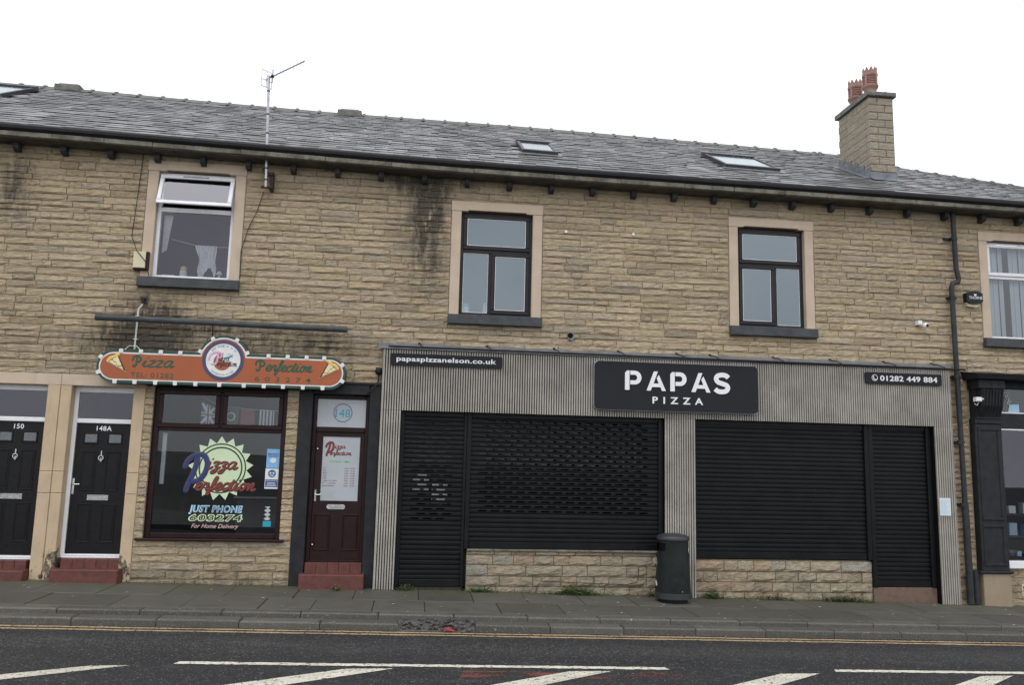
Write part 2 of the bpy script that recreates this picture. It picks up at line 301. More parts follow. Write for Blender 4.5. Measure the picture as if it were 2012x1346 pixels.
# ------------------------------------------------------------------ mesh building
WLOC = {}
def wl(o): return WLOC.get(o.name, Vector((0, 0, 0))) if o else Vector((0, 0, 0))
def link(o, parent, loc):
    COL.objects.link(o); WLOC[o.name] = Vector(loc)
    if parent: o.parent = parent; o.location = Vector(loc) - wl(parent)
    else: o.location = loc
    return o
class MB:
    def __init__(s): s.v = []; s.f = []
    def add(s, vs, fs):
        b = len(s.v); s.v += [tuple(v) for v in vs]; s.f += [tuple(i+b for i in f) for f in fs]; return s
    def box(s, x0, x1, y0, y1, z0, z1, c=0.0):
        if x0 > x1: x0, x1 = x1, x0
        if y0 > y1: y0, y1 = y1, y0
        if z0 > z1: z0, z1 = z1, z0
        c = min(c, (x1-x0)*.45, (z1-z0)*.45, (y1-y0)*.9)
        if c <= 0:
            return s.add([(x0, y0, z0), (x1, y0, z0), (x1, y1, z0), (x0, y1, z0), (x0, y0, z1), (x1, y0, z1), (x1, y1, z1), (x0, y1, z1)],
                         [(0, 3, 2, 1), (4, 5, 6, 7), (0, 1, 5, 4), (1, 2, 6, 5), (2, 3, 7, 6), (3, 0, 4, 7)])
        a = [(x0+c, y0, z0+c), (x1-c, y0, z0+c), (x1-c, y0, z1-c), (x0+c, y0, z1-c)]
        b = [(x0, y0+c, z0), (x1, y0+c, z0), (x1, y0+c, z1), (x0, y0+c, z1)]
        d = [(x0, y1, z0), (x1, y1, z0), (x1, y1, z1), (x0, y1, z1)]
        f = [(0, 1, 2, 3), (11, 10, 9, 8)]
        for i in range(4):
            j = (i+1) % 4; f += [(4+i, 4+j, j, i), (8+i, 8+j, 4+j, 4+i)]
        return s.add(a+b+d, f)
    def prism(s, poly, y0, y1):            # poly in (x,z), front at y0 (towards the street)
        n = len(poly); a = sum(poly[i][0]*poly[(i+1) % n][1]-poly[(i+1) % n][0]*poly[i][1] for i in range(n))
        if a < 0: poly = poly[::-1]
        v = [(x, y0, z) for x, z in poly]+[(x, y1, z) for x, z in poly]
        f = [tuple(range(n)), tuple(range(2*n-1, n-1, -1))]
        for i in range(n): j = (i+1) % n; f.append((i, n+i, n+j, j))
        return s.add(v, f)
    def tube(s, pts, r, n=10, caps=True):
        pts = [Vector(p) for p in pts]; rings = []
        prev = None
        for i, p in enumerate(pts):
            t = (pts[min(i+1, len(pts)-1)]-pts[max(i-1, 0)]).normalized()
            ref = prev if prev is not None else (Vector((0, 0, 1)) if abs(t.z) < .9 else Vector((1, 0, 0)))
            u = (ref - t*ref.dot(t)).normalized(); prev = u; w_ = t.cross(u)
            rr = r[i] if isinstance(r, (list, tuple)) else r
            rings.append([p+(u*math.cos(2*math.pi*k/n)+w_*math.sin(2*math.pi*k/n))*rr for k in range(n)])
        v = [q for ring in rings for q in ring]; f = []
        for i in range(len(pts)-1):
            for k in range(n): f.append((i*n+k, i*n+(k+1) % n, (i+1)*n+(k+1) % n, (i+1)*n+k))
        if caps: f += [tuple(range(n-1, -1, -1)), tuple(range((len(pts)-1)*n, len(pts)*n))]
        return s.add(v, f)
    def lathe(s, c, prof, n=24, skip=None):
        v = []; f = []
        for (r, z) in prof:
            for k in range(n): a = 2*math.pi*k/n; v.append((c[0]+r*math.cos(a), c[1]+r*math.sin(a), c[2]+z))
        for i in range(len(prof)-1):
            for k in range(n):
                if skip and skip(i, k): continue
                f.append((i*n+k, i*n+(k+1) % n, (i+1)*n+(k+1) % n, (i+1)*n+k))
        return s.add(v, f)
    def ring(s, cx, cz, r0, r1, y0, y1, n=48, a0=0, a1=2*math.pi):
        v = []; f = []; full = abs(a1-a0-2*math.pi) < 1e-6; m = n if full else n+1
        for k in range(m):
            a = a0+(a1-a0)*k/n
            for (r, y) in ((r0, y0), (r1, y0), (r1, y1), (r0, y1)): v.append((cx+r*math.cos(a), y, cz+r*math.sin(a)))
        for k in range(n):
            j = (k+1) % m
            for q in range(4): p = (q+1) % 4; f.append((k*4+q, j*4+q, j*4+p, k*4+p))
        return s.add(v, f)
    def disc(s, cx, cz, r, y0, y1, n=40, rz=None):
        return s.prism([(cx+r*math.cos(2*math.pi*k/n), cz+(rz or r)*math.sin(2*math.pi*k/n)) for k in range(n)], y0, y1)
    def sphere(s, c, r, n=12, sq=(1, 1, 1)):
        pr = [(r*math.sin(math.pi*i/n)+1e-5, -r*math.cos(math.pi*i/n)) for i in range(n+1)]
        b = len(s.v); s.lathe((0, 0, 0), pr, n*2)
        for i in range(b, len(s.v)): x, y, z = s.v[i]; s.v[i] = (c[0]+x*sq[0], c[1]+y*sq[1], c[2]+z*sq[2])
        return s
    def mesh(s, name, mat=None, smooth=False, center=True):
        c = Vector((0, 0, 0))
        if center and s.v:
            a = np.array(s.v); c = Vector(((a.min(0)+a.max(0))/2).tolist())
        m = bpy.data.meshes.new(name); m.from_pydata([(x-c.x, y-c.y, z-c.z) for x, y, z in s.v], [], s.f); m.update()
        if mat: m.materials.append(MT[mat])
        if smooth: m.polygons.foreach_set('use_smooth', [True]*len(m.polygons))
        return m, c
    def build(s, name, mat, parent=None, smooth=False):
        m, c = s.mesh(name, mat, smooth); o = bpy.data.objects.new(name, m); link(o, parent, c)
        if smooth:
            try: m.set_sharp_from_angle(angle=rad(40))
            except Exception: pass
        return o
def tag(o, label=None, cat=None, group=None, kind=None):
    if label: o['label'] = label
    if cat: o['category'] = cat
    if group: o['group'] = group
    if kind: o['kind'] = kind
    return o
def thing(name, loc, label, cat, group=None):
    o = bpy.data.objects.new(name, None); link(o, None, loc); o.empty_display_size = .1
    return tag(o, label, cat, group)
def inst(name, mesh, loc, parent, scale=(1, 1, 1), rot=(0, 0, 0)):
    o = bpy.data.objects.new(name, mesh); link(o, parent, loc); o.scale = scale; o.rotation_euler = rot; return o
def box(name, mat, parent, *a, c=0.004): return MB().box(*a, c=c).build(name, mat, parent)
def interp(x, pts):
    for (a, b), (c, d) in zip(pts, pts[1:]):
        if x <= c: return b+(d-b)*(x-a)/(c-a)
    return pts[-1][1]
def gz(x): return .075-.0195*x
def ze(x): return interp(x, [(-12, 6.66), (-6.13, 6.58), (-4, 6.54), (-1.2, 6.48), (1.26, 6.44), (4, 6.42), (7, 6.40), (9.83, 6.37), (17, 6.28)])
def zr(x): return interp(x, [(-12, 9.15), (-7, 9.07), (-4.4, 9.0), (-1.9, 8.95), (1.7, 8.93), (5.35, 8.87), (8.93, 8.79), (10.5, 8.57), (13.4, 8.33), (17, 8.0)])
YE, YR = -.30, 4.1

# text -> mesh lettering
def text(name, body, mat, parent, x, z, y, h, width=None, bold=0.0, space=1.0, shear=0.0, ext=.003, align='L'):
    cu = bpy.data.curves.new('t', 'FONT'); cu.body = body; cu.size = 1.0; cu.space_character = space; cu.offset = bold
    cu.extrude = 0.0; cu.resolution_u = 3; cu.shear = shear
    ob = bpy.data.objects.new('t', cu); m = bpy.data.meshes.new_from_object(ob)
    n = len(m.vertices); a = np.zeros(n*3); m.vertices.foreach_get('co', a); a = a.reshape(-1, 3)
    fs = [tuple(p.vertices) for p in m.polygons]
    bpy.data.objects.remove(ob); bpy.data.meshes.remove(m)
    mn, mxx = a.min(0), a.max(0); sz = h/.73; sx = sz
    if width: sx = width/(mxx[0]-mn[0])
    ox = -mn[0]*sx
    if align == 'C': ox = -(mn[0]+mxx[0])/2*sx
    if align == 'R': ox = -mxx[0]*sx
    # extrude towards the street
    v = [(x+ox+p[0]*sx, y-ext, z+p[1]*sz) for p in a]+[(x+ox+p[0]*sx, y, z+p[1]*sz) for p in a]
    ed = {}
    for f in fs:
        for i in range(len(f)): ed[(f[i], f[(i+1) % len(f)])] = 1
    F = list(fs)+[(i, i+0, j+0, j) for i, j in []]
    for (i, j) in ed:
        if (j, i) not in ed: F.append((i, i+n, j+n, j))
    mb = MB(); mb.v = v; mb.f = F
    return mb.build(name, mat, parent)

# brush lettering drawn as flattened strokes
GL = {
 'i': (.5, [[(-.1, .3), (.14, .95), (.05, .25), (.2, .0), (.5, .28)], [(.24, 1.36), (.28, 1.42)]]),
 'z': (.72, [[(0, .78), (.15, .98), (.5, .93), (.52, .8), (.2, .36), (.42, .36), (.5, 0), (.35, -.5), (.1, -.62), (.02, -.45), (.25, -.15), (.75, .25)]]),
 'Z': (.72, [[(0, .95), (.55, .95), (.02, .05), (.6, .05)]]),
 'a': (.95, [[(.7, .85), (.4, 1.0), (.1, .7), (.05, .25), (.25, 0), (.5, .3), (.72, .95), (.62, .3), (.72, 0), (.98, .25)]]),
 'e': (.72, [[(-.05, .3), (.35, .45), (.52, .75), (.38, 1.0), (.15, .8), (.05, .35), (.25, 0), (.55, .08), (.75, .3)]]),
 'r': (.72, [[(-.05, .25), (.2, 1.05), (.25, .82), (.52, .9), (.45, .5), (.45, .1), (.56, .02), (.75, .28)]]),
 'f': (.6, [[(-.1, .2), (.3, .6), (.52, 1.5), (.42, 1.82), (.28, 1.5), (.2, .6), (.12, -.4), (.02, -.65), (-.08, -.4), (.2, .0), (.6, .25)]]),
 'c': (.7, [[(.55, .75), (.4, 1.0), (.12, .75), (.05, .3), (.25, 0), (.5, .08), (.74, .3)]]),
 't': (.6, [[(0, .3), (.3, 1.45), (.2, .6), (.15, .15), (.28, 0), (.62, .25)], [(-.02, 1.02), (.55, 1.08)]]),
 'o': (.8, [[(.35, 1.0), (.1, .75), (.05, .3), (.25, 0), (.5, .25), (.52, .7), (.35, 1.0), (.6, .85), (.82, .92)]]),
 'n': (.85, [[(-.05, .5), (.14, 1.0), (.06, .0), (.3, .75), (.48, 1.0), (.54, .7), (.46, .2), (.56, 0), (.88, .25)]]),
 'P': (1.0, [[(.0, .62), (.14, .82), (.45, .95), (.82, .96), (1.0, .76), (.94, .52), (.74, .33), (.48, .26), (.22, .3)], [(.56, .9), (.47, .62), (.34, .38), (.2, .18), (.12, .0)]]),
}
def smooth_pts(p, k=4):
    if len(p) < 3: return p
    o = []
    q = [p[0]]+list(p)+[p[-1]]
    for i in range(1, len(q)-2):
        a, b, c, d = q[i-1:i+3]
        for t in range(k):
            t /= k
            o.append(tuple(.5*((2*b[j])+(-a[j]+c[j])*t+(2*a[j]-5*b[j]+4*c[j]-d[j])*t*t+(-a[j]+3*b[j]-3*c[j]+d[j])*t**3) for j in (0, 1)))
    o.append(p[-1]); return o
def ribbon(mb, pts, wd, y, dp):
    n = 8; rings = []
    L = len(pts); ext = []
    p0, p1 = Vector(pts[0]), Vector(pts[-1])
    for i, p in enumerate(pts):
        p = Vector(p); t = Vector(pts[min(i+1, L-1)])-Vector(pts[max(i-1, 0)])
        if t.length < 1e-9: t = Vector((1, 0))
        t.normalize(); nn = Vector((-t.y, t.x)); k = 1.0
        if i in (0, L-1): k = .55; p = p + t*(wd*.25 if i else -wd*.25)
        rings.append([(p.x+nn.x*math.cos(a)*wd*.5*k, y-dp*abs(math.sin(a))*(1 if math.sin(a) > 0 else -.0), p.y+nn.y*math.cos(a)*wd*.5*k)
                      for a in [math.pi*q/(n-1) for q in range(n)]])
    v = [q for r_ in rings for q in r_]; f = []
    for i in range(L-1):
        for k in range(n-1): f.append((i*n+k, (i+1)*n+k, (i+1)*n+k+1, i*n+k+1))
    f += [tuple(range(n)), tuple(range(L*n-1, (L-1)*n-1, -1))]
    mb.add(v, f)
def script(name, body, mat, parent, x, z, y, xh, width, stroke, shear=.3, dp=.004, rise=0.0):
    mb = MB(); adv = 0; tot = sum(GL[c][0] for c in body); sx = width/(tot*xh); cur = 0
    for c in body:
        wdt, st = GL[c]
        for s_ in st:
            pts = [(x+((cur+px)*sx+pz*shear)*xh, z+pz*xh+rise*(cur+px)) for px, pz in smooth_pts(s_)]
            ribbon(mb, pts, stroke*xh, y, dp)
        cur += wdt
    return mb.build(name, mat, parent)

# ------------------------------------------------------------------ stonework
def make_stone_meshes(n, mat, bulge=1.0):
    out = []
    for k in range(n):
        nx, nz = 5, 4; v = []; f = []
        ledge = R.choice([-1, -1, .3, .45, .6]); tilt = R.uniform(-.5, .5)
        for j in range(nz):
            for i in range(nx):
                u, t = i/(nx-1), j/(nz-1); edge = i in (0, nx-1) or j in (0, nz-1)
                x, z = u-.5, t-.5
                if edge: y = R.uniform(-.005, .003) if j else R.uniform(-.002, .008)
                else:
                    x += R.uniform(-.07, .07); z += R.uniform(-.08, .08)
                    y = -R.uniform(.0, .012)*bulge-(.013*bulge if t < ledge+tilt*(u-.5) else 0)
                    if j == 1: z -= R.uniform(.02, .15)
                if edge:
                    x *= 1-R.uniform(0, .012); z *= 1-R.uniform(0, .07)
                v.append((x, y, z))
        for j in range(nz-1):
            for i in range(nx-1):
                a = j*nx+i; f.append((a, a+1, a+nx+1, a+nx))
        per = [i for i in range(nx)]+[j*nx+nx-1 for j in range(1, nz)]+[(nz-1)*nx+i for i in range(nx-2, -1, -1)]+[j*nx for j in range(nz-2, 0, -1)]
        b = len(v); v += [(v[p][0], .05, v[p][2]) for p in per]; m = len(per)
        for q in range(m): r_ = (q+1) % m; f.append((per[q], b+q, b+r_, per[r_]))
        me = bpy.data.meshes.new('stone'); me.from_pydata(v, [], f); me.update(); me.materials.append(MT[mat]); out.append((me, v, f))
    return out
STONES = make_stone_meshes(44, 'stone', .62); PLINTH = make_stone_meshes(14, 'plinth', 1.4)

def lay_courses(x0, x1, z0, z1, rects, ch=(.078, .12), ln=(.16, .62), seed=1):
    """random-coursed walling: list of (x0,x1,z0,z1) that avoid rects"""
    r = random.Random(seed); z = z0; out = []
    while z < z1-.03:
        h = min(r.uniform(*ch), z1-z)
        if z1-(z+h) < .05: h = z1-z
        xs = sorted({x0, x1, *[min(max(q, x0), x1) for rc in rects for q in rc[:2]]})
        segs = []
        for a, b in zip(xs, xs[1:]):
            if b-a < .02: continue
            lo, hi = z, z+h; m = (a+b)/2; ok = True
            for rx0, rx1, rz0, rz1 in rects:
                if rx0 <= m <= rx1 and rz0 < hi and rz1 > lo:
                    if rz1 >= hi and rz0 <= lo: ok = False; break
                    if rz1 < hi and rz0 <= lo: lo = rz1
                    elif rz0 > lo and rz1 >= hi: hi = rz0
                    else: ok = False; break
            if ok and hi-lo > .028: segs.append([a, b, lo, hi])
        mer = []
        for sg in segs:
            if mer and abs(mer[-1][1]-sg[0]) < 1e-6 and abs(mer[-1][2]-sg[2]) < 1e-6 and abs(mer[-1][3]-sg[3]) < 1e-6: mer[-1][1] = sg[1]
            else: mer.append(sg)
        for a, b, lo, hi in mer:
            x = a
            while x < b-1e-6:
                L = r.uniform(*ln) if r.random() > .15 else r.uniform(ln[1], ln[1]*1.4)
                if b-(x+L) < .14: L = b-x
                if L > ln[1]*1.6: L *= .5
                out.append((x, min(x+L, b), lo, hi)); x += L
        z += h
    return out
def stone_objects(parent, cells, meshes, y=0.0, limit=300, view=(-6.25, 10.2), g=.007, stuffmat='stone_stuff', stuffname='stonework'):
    def key(c): vis = view[0] < (c[0]+c[1])/2 < view[1]; return (not vis, -(c[1]-c[0])*(c[3]-c[2]))
    cells = sorted(cells, key=key); rest = []
    for i, (a, b, lo, hi) in enumerate(cells):
        vis = view[0] < (a+b)/2 < view[1]
        me, v, f = R.choice(meshes)
        yy = y+R.uniform(-.006, .008); sx = (b-a-g); sz = (hi-lo-g)
        if i < limit and vis:
            inst('stone', me, ((a+b)/2, yy, (lo+hi)/2), parent, (sx*(1 if R.random() < .5 else 1), 1, sz))
        else: rest.append((me, v, f, (a+b)/2, yy, (lo+hi)/2, sx, sz))
    if rest:
        V = []; F = []; A = []
        for me, v, f, cx, cy, cz, sx, sz in rest:
            b = len(V); V += [(cx+p[0]*sx, cy+p[1], cz+p[2]*sz) for p in v]; F += [tuple(i+b for i in q) for q in f]; A += [R.random()]*len(v)
        me = bpy.data.meshes.new(stuffname); me.from_pydata(V, [], F); me.update(); me.materials.append(MT[stuffmat])
        at = me.attributes.new('rnd', 'FLOAT', 'POINT'); at.data.foreach_set('value', A)
        o = bpy.data.objects.new(stuffname, me); link(o, parent, (0, 0, 0)); tag(o, kind='stuff')
def wall_backing(parent, x0, x1, z0, zt, openings, y0=.014, y1=.32):
    """mortar core with real openings, cut a little larger than their linings"""
    mb = MB(); openings = [(a-.014, b+.014, c-.014, d+.014) for a, b, c, d in openings]
    xs = sorted({x0, x1, *[min(max(q, x0), x1) for o in openings for q in o[:2]]}); zs = sorted({z0, zt, *[min(max(q, z0), zt) for o in openings for q in o[2:]]})
    for a, b in zip(xs, xs[1:]):
        run = None
        for lo, hi in zip(zs, zs[1:]):
            mx_, mz = (a+b)/2, (lo+hi)/2
            solid = not any(o[0] < mx_ < o[1] and o[2] < mz < o[3] for o in openings)
            if solid: run = [lo, hi] if run is None else [run[0], hi]
            if (not solid or hi == zs[-1]) and run: mb.box(a, b, y0, y1, run[0], run[1]); run = None
    return mb.build('wall', 'mortar', parent)

# ------------------------------------------------------------------ roof
def unit_slate(mat):
    mb = MB().box(-.5, .5, -.5, .5, 0, 1); me, _ = mb.mesh('slate', mat, center=False); return me
SLATE = unit_slate('slate')
SK = [(1.6, 2.22, .9, 1.95), (5.2, 6.2, .95, 2.2), (-8.7, -7.45, 2.2, 3.55)]       # skylights x0,x1,y0,y1
CH = (7.97, 8.45, 1.05, 2.15)
def roof_z(x, y): v = (y-YE)/(YR-YE); return ze(x)-.02+(zr(x)-ze(x))*v
def slate_layout(x0, x1, seed):
    r = random.Random(seed); nc = 24; items = []
    for c in range(nc):
        v0 = c/nc; y = YE-.04+(YR-YE)*v0; x = x0; first = True
        while x < x1-.02:
            wdt = r.uniform(.2, .38)
            if first and c % 2: wdt *= .55
            first = False
            if x1-(x+wdt) < .1: wdt = x1-x
            xc = x+wdt/2
            skip = any(a-.02 < xc < b+.02 and d-.05 < y+.1 < e+.04 for a, b, d, e in SK) or (CH[0] < xc < CH[1] and CH[2] < y+.1 < CH[3])
            if not skip: items.append((c, xc, y, wdt, r.random(), r.uniform(-.004, .006), r.uniform(-.012, .012)))
            x += wdt
    return items
def make_roof(house, x0, x1, seed):
    r = random.Random(seed)
    mb = MB(); n = max(2, int((x1-x0)/.8))
    for k in range(n):
        a, b = x0+(x1-x0)*k/n, x0+(x1-x0)*(k+1)/n
        A = [(a, YE+.03, ze(a)-.03), (b, YE+.03, ze(b)-.03), (b, YR, zr(b)-.04), (a, YR, zr(a)-.04), (b, 2*YR-YE, ze(b)-.05), (a, 2*YR-YE, ze(a)-.05)]
        mb.add(A, [(0, 1, 2, 3), (3, 2, 4, 5)])
    roof = mb.build('roof', 'under', house)
    items = [q for q in ITEMS if x0 <= q[1] < x1]
    sl_len = .40; rest = []; cnt = 0
    for (c, xc, y, wdt, rv, dz, tw) in items:
        run = YR-YE; rise = zr(xc)-ze(xc); pit = math.atan2(rise, run)-.055
        L = sl_len; cy = y+math.cos(pit)*L/2; z0 = roof_z(xc, y)+.028+dz; cz = z0+math.sin(pit)*L/2
        gam = math.atan((ze(xc+.1)-ze(xc-.1))/.2)
        if cnt < 300 and -7 < xc < 10.6:
            inst('slate', SLATE, (xc, cy, cz), roof, (wdt-.006, L, .009), (pit, -gam, tw)); cnt += 1
        else: rest.append((xc, cy, cz, wdt-.006, L, pit, gam, tw, rv))
    V = []; F = []; A = []
    base = [(-.5, -.5, 0), (.5, -.5, 0), (.5, .5, 0), (-.5, .5, 0), (-.5, -.5, 1), (.5, -.5, 1), (.5, .5, 1), (-.5, .5, 1)]
    fs = [(4, 5, 6, 7), (0, 1, 5, 4), (1, 2, 6, 5), (3, 0, 4, 7)]
    for xc, cy, cz, wd, L, pit, gam, tw, rv in rest:
        b = len(V); cp, sp = math.cos(pit), math.sin(pit); sg = math.tan(gam)
        for (ux, uy, uz) in base:
            x, y, z = ux*wd, uy*L, uz*.009
            x, y = x-tw*y, y+tw*x
            V.append((xc+x, cy+y*cp-z*sp, cz+y*sp+z*cp+x*sg))
        F += [tuple(i+b for i in f) for f in fs]; A += [rv]*8
    me = bpy.data.meshes.new('slates'); me.from_pydata(V, [], F); me.update(); me.materials.append(MT['slate_stuff'])
    at = me.attributes.new('rnd', 'FLOAT', 'POINT'); at.data.foreach_set('value', A)
    tag(link(bpy.data.objects.new('slates', me), roof, (0, 0, 0)), kind='stuff')
    # ridge tiles
    x = x0
    while x < x1-.05:
        L = min(.45, x1-x); mb = MB()
        for (a, b, rr) in ((x, x+L-.05, .0), (x+L-.05, x+L, .022)):
            v = []; f = []
            for xx in (a, b):
                zt = zr(xx)+.035+rr
                v += [(xx, YR-.2, zt-.135), (xx, YR-.06, zt-.02), (xx, YR, zt), (xx, YR+.06, zt-.02), (xx, YR+.2, zt-.135)]
            for q in range(4): f.append((q, 5+q, 6+q, q+1))
            f += [(0, 1, 2, 3, 4), (9, 8, 7, 6, 5)]
            mb.add(v, f)
        mb.build('ridge_tile', 'ridge', roof); x += L
    # gutter, cornice blocks, corbels
    mb = MB(); n = max(1, int((x1-x0)/1.2))
    prof = [(YE+.03, .012), (YE-.06, .012), (YE-.07, -.01), (YE-.066, -.05), (YE-.04, -.084), (YE+.03, -.09)]
    for k in range(n):
        a, b = x0+(x1-x0)*k/n, x0+(x1-x0)*(k+1)/n; v = []; f = []
        for xx in (a, b): v += [(xx, py, ze(xx)+pz) for py, pz in prof]
        m = len(prof)
        for q in range(m): f.append((q, (q+1) % m, m+(q+1) % m, m+q))
        if k == 0: f.append(tuple(range(m-1, -1, -1)))
        if k == n-1: f.append(tuple(range(m, 2*m)))
        mb.add(v, f)
    mb.build('gutter', 'gutter', house)
    x = x0
    while x < x1-.05:
        L = min(r.uniform(.7, 1.3), x1-x)
        if x1-(x+L) < .3: L = x1-x
        a, b = x+.004, x+L-.004; v = []; j = r.uniform(-.006, .006)
        for xx in (a, b):
            z1 = ze(xx)-.091; v += [(xx, YE-.03+j, z1), (xx, .3, z1), (xx, .3, z1-.072), (xx, YE-.005+j, z1-.072), (xx, YE-.025+j, z1-.062)]
        MB().add(v, [(0, 5, 6, 1), (1, 6, 7, 2), (2, 7, 8, 3), (3, 8, 9, 4), (4, 9, 5, 0), (0, 1, 2, 3, 4), (9, 8, 7, 6, 5)]).build('cornice_stone', 'cornice', house)
        x += L
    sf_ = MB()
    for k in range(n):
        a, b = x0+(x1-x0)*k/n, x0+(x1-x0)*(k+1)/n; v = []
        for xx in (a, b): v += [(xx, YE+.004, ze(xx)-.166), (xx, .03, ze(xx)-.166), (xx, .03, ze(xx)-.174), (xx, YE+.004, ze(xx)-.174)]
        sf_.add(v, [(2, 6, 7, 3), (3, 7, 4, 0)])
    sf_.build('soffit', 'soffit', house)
    for k in range(-10, 33):
        x = -5.97+.661*k
        if x0 < x < x1 and -9 < x < 12:
            zt = ze(x)-.176; w2 = .039+r.uniform(-.004, .004)
            v = []
            for xx in (x-w2, x+w2): v += [(xx, .03, zt), (xx, -.13, zt), (xx, -.13, zt-.085), (xx, -.09, zt-.115), (xx, .03, zt-.125)]
            MB().add(v, [(0, 1, 2, 3, 4), (9, 8, 7, 6, 5), (0, 5, 6, 1), (1, 6, 7, 2), (2, 7, 8, 3), (3, 8, 9, 4)]).build('corbel', 'corbel', house)
    return roof

# ------------------------------------------------------------------ windows
def frame_bars(mb, x0, x1, z0, z1, t, y0, y1, c=.006):
    mb.box(x0, x1, y0, y1, z0, z0+t, c); mb.box(x0, x1, y0, y1, z1-t, z1, c)
    mb.box(x0, x0+t, y0+.0015, y1, z0+t, z1-t, c); mb.box(x1-t, x1, y0+.0015, y1, z0+t, z1-t, c)
    return mb
def surround(win, x0, x1, z0, z1, mat='beige', sw=.15, sill=True):
    ov = .012
    hx0, hx1 = x0-sw-.006, x1+sw+.006
    MB().prism([(hx0, z1), (x0+.09, z1), (x0+.115, z1+.018), (x1-.115, z1+.018), (x1-.09, z1), (hx1, z1), (hx1, z1+.155), (hx0, z1+.155)], -.016, .16).build('window_head', mat, win)
    for a, b in ((x0-sw, x0), (x1, x1+sw)): box('window_jamb', mat, win, a, b, -.010, .16, z0, z1-.002, c=.006)
    if sill: box('window_sill', 'sill', win, x0-sw-.012, x1+sw+.012, -.085, .16, z0-.15, z0-.002, c=.01)
def pane(parent, x0, x1, z0, z1, y, mat='glass', name='pane'):
    return MB().add([(x0, y, z0), (x1, y, z0), (x1, y, z1), (x0, y, z1)], [(0, 1, 2, 3)]).build(name, mat, parent)
def bead(parent, x0, x1, z0, z1, y, mat='upvc'):
    return frame_bars(MB(), x0, x1, z0, z1, .008, y, y+.01, .002).build('glazing_bead', mat, parent)

def room(house, x0, x1, y0, y1, z0, z1, mat='room', name='interior'):
    mb = MB().add([(x0, y0, z0), (x1, y0, z0), (x1, y1, z0), (x0, y1, z0), (x0, y0, z1), (x1, y0, z1), (x1, y1, z1), (x0, y1, z1)],
                  [(0, 1, 2, 3), (7, 6, 5, 4), (1, 5, 6, 2), (2, 6, 7, 3), (3, 7, 4, 0)])
    return mb.build(name, mat, house)

def black_window(house, x0, z0, z1, mirror):
    """black casement: top-hung light over one fixed and one opening light"""
    x1 = x0+1.12; X = (lambda u: x1-(u-x0)) if mirror else (lambda u: u)
    def bx(mb, a, b, *r, **k): a, b = sorted((X(a), X(b))); mb.box(a, b, *r, **k)
    mb = frame_bars(MB(), x0, x1, z0, z1, .055, .075, .135)
    zt = z0+1.03
    mb.box(x0+.055, x1-.055, .0765, .135, zt-.03, zt+.03, .006)
    bx(mb, x0+.445, x0+.5, .078, .135, z0+.055, zt-.03, c=.006)
    win = mb.build('window', 'black_upvc', house)
    s1 = frame_bars(MB(), x0+.04, x1-.04, zt+.02, z1-.035, .062, .055, .0745, .008).build('opening_sash', 'black_upvc', win)
    a, b = sorted((X(x0+.49), X(x1-.035)))
    frame_bars(MB(), a, b, z0+.045, zt-.015, .062, .055, .0745, .008).build('opening_sash', 'black_upvc', win)
    pane(win, x0+.1, x1-.1, zt+.08, z1-.095, .07, 'glass_up'); bead(win, x0+.102, x1-.102, zt+.082, z1-.097, .062)
    pane(win, a+.06, b-.06, z0+.105, zt-.075, .07, 'glass_up'); bead(win, a+.062, b-.062, z0+.107, zt-.077, .062)
    a, b = sorted((X(x0+.053), X(x0+.447)))
    pane(win, a, b, z0+.053, zt-.028, .1, 'glass_up'); bead(win, a+.002, b-.002, z0+.057, zt-.032, .092)
    surround(win, x0, x1, z0, z1); return win

# ================================================================== SETTING
def sloped(name, mat, x0, x1, y0, y1, off, parent=None, skew=0.0, th=.3):
    v = []
    for x, y in ((x0, y0), (x1, y0), (x1, y1), (x0, y1)): v.append((x, y+skew*(x-1.2), gz(x)+off))
    v += [(p[0], p[1], p[2]-th) for p in v]
    return MB().add(v, [(0, 1, 2, 3), (4, 7, 6, 5), (0, 4, 5, 1), (1, 5, 6, 2), (2, 6, 7, 3), (3, 7, 4, 0)]).build(name, mat, parent)
G = 600
ground = MB().add([(-G, -G, gz(-G)-.4), (G, -G, gz(G)-.4), (G, G, gz(G)-.4), (-G, G, gz(-G)-.4)], [(0, 1, 2, 3)]).build('ground', 'ground')
tag(ground, kind='structure')
road = sloped('road', 'asphalt', -60, 60, -9.6, -1.7, -.155, skew=.0); tag(road, kind='structure')
def ky(x): return .02*(x-1.2)
pav = sloped('pavement', 'joint', -40, 40, -1.72, .05, -.03, skew=0.0, th=.2); tag(pav, kind='structure')
pav2 = sloped('far_pavement', 'flag', -40, 40, -14.5, -9.6, -.04); tag(pav2, kind='structure')
def slab(name, mat, parent, x0, x1, ya, yb, za, zb, th=.1, bev=.008, dz=0.0):
    """paving piece following the hill; ya/yb functions of x, top heights za/zb above the hill"""
    P = [(x0, ya(x0)), (x1, ya(x1)), (x1, yb(x1)), (x0, yb(x0))]
    zz = (za, za, zb, zb); cx_ = (x0+x1)/2; cy_ = sum(p[1] for p in P)/4
    top = []; low = []; bot = []
    for (x, y), h in zip(P, zz):
        sx = x+(bev if x < cx_ else -bev); sy = y+(bev if y < cy_ else -bev)
        top.append((sx, sy, gz(x)+h+dz)); low.append((x, y, gz(x)+h+dz-bev)); bot.append((x, y, gz(x)+h-th))
    f = [(0, 1, 2, 3)]
    for i in range(4): j = (i+1) % 4; f += [(4+i, 4+j, j, i), (8+i, 8+j, 4+j, 4+i)]
    return MB().add(top+low+bot, f).build(name, mat, parent)
UK, LK, RD = (lambda x: -1.93+ky(x)), (lambda x: -2.15+ky(x)), None
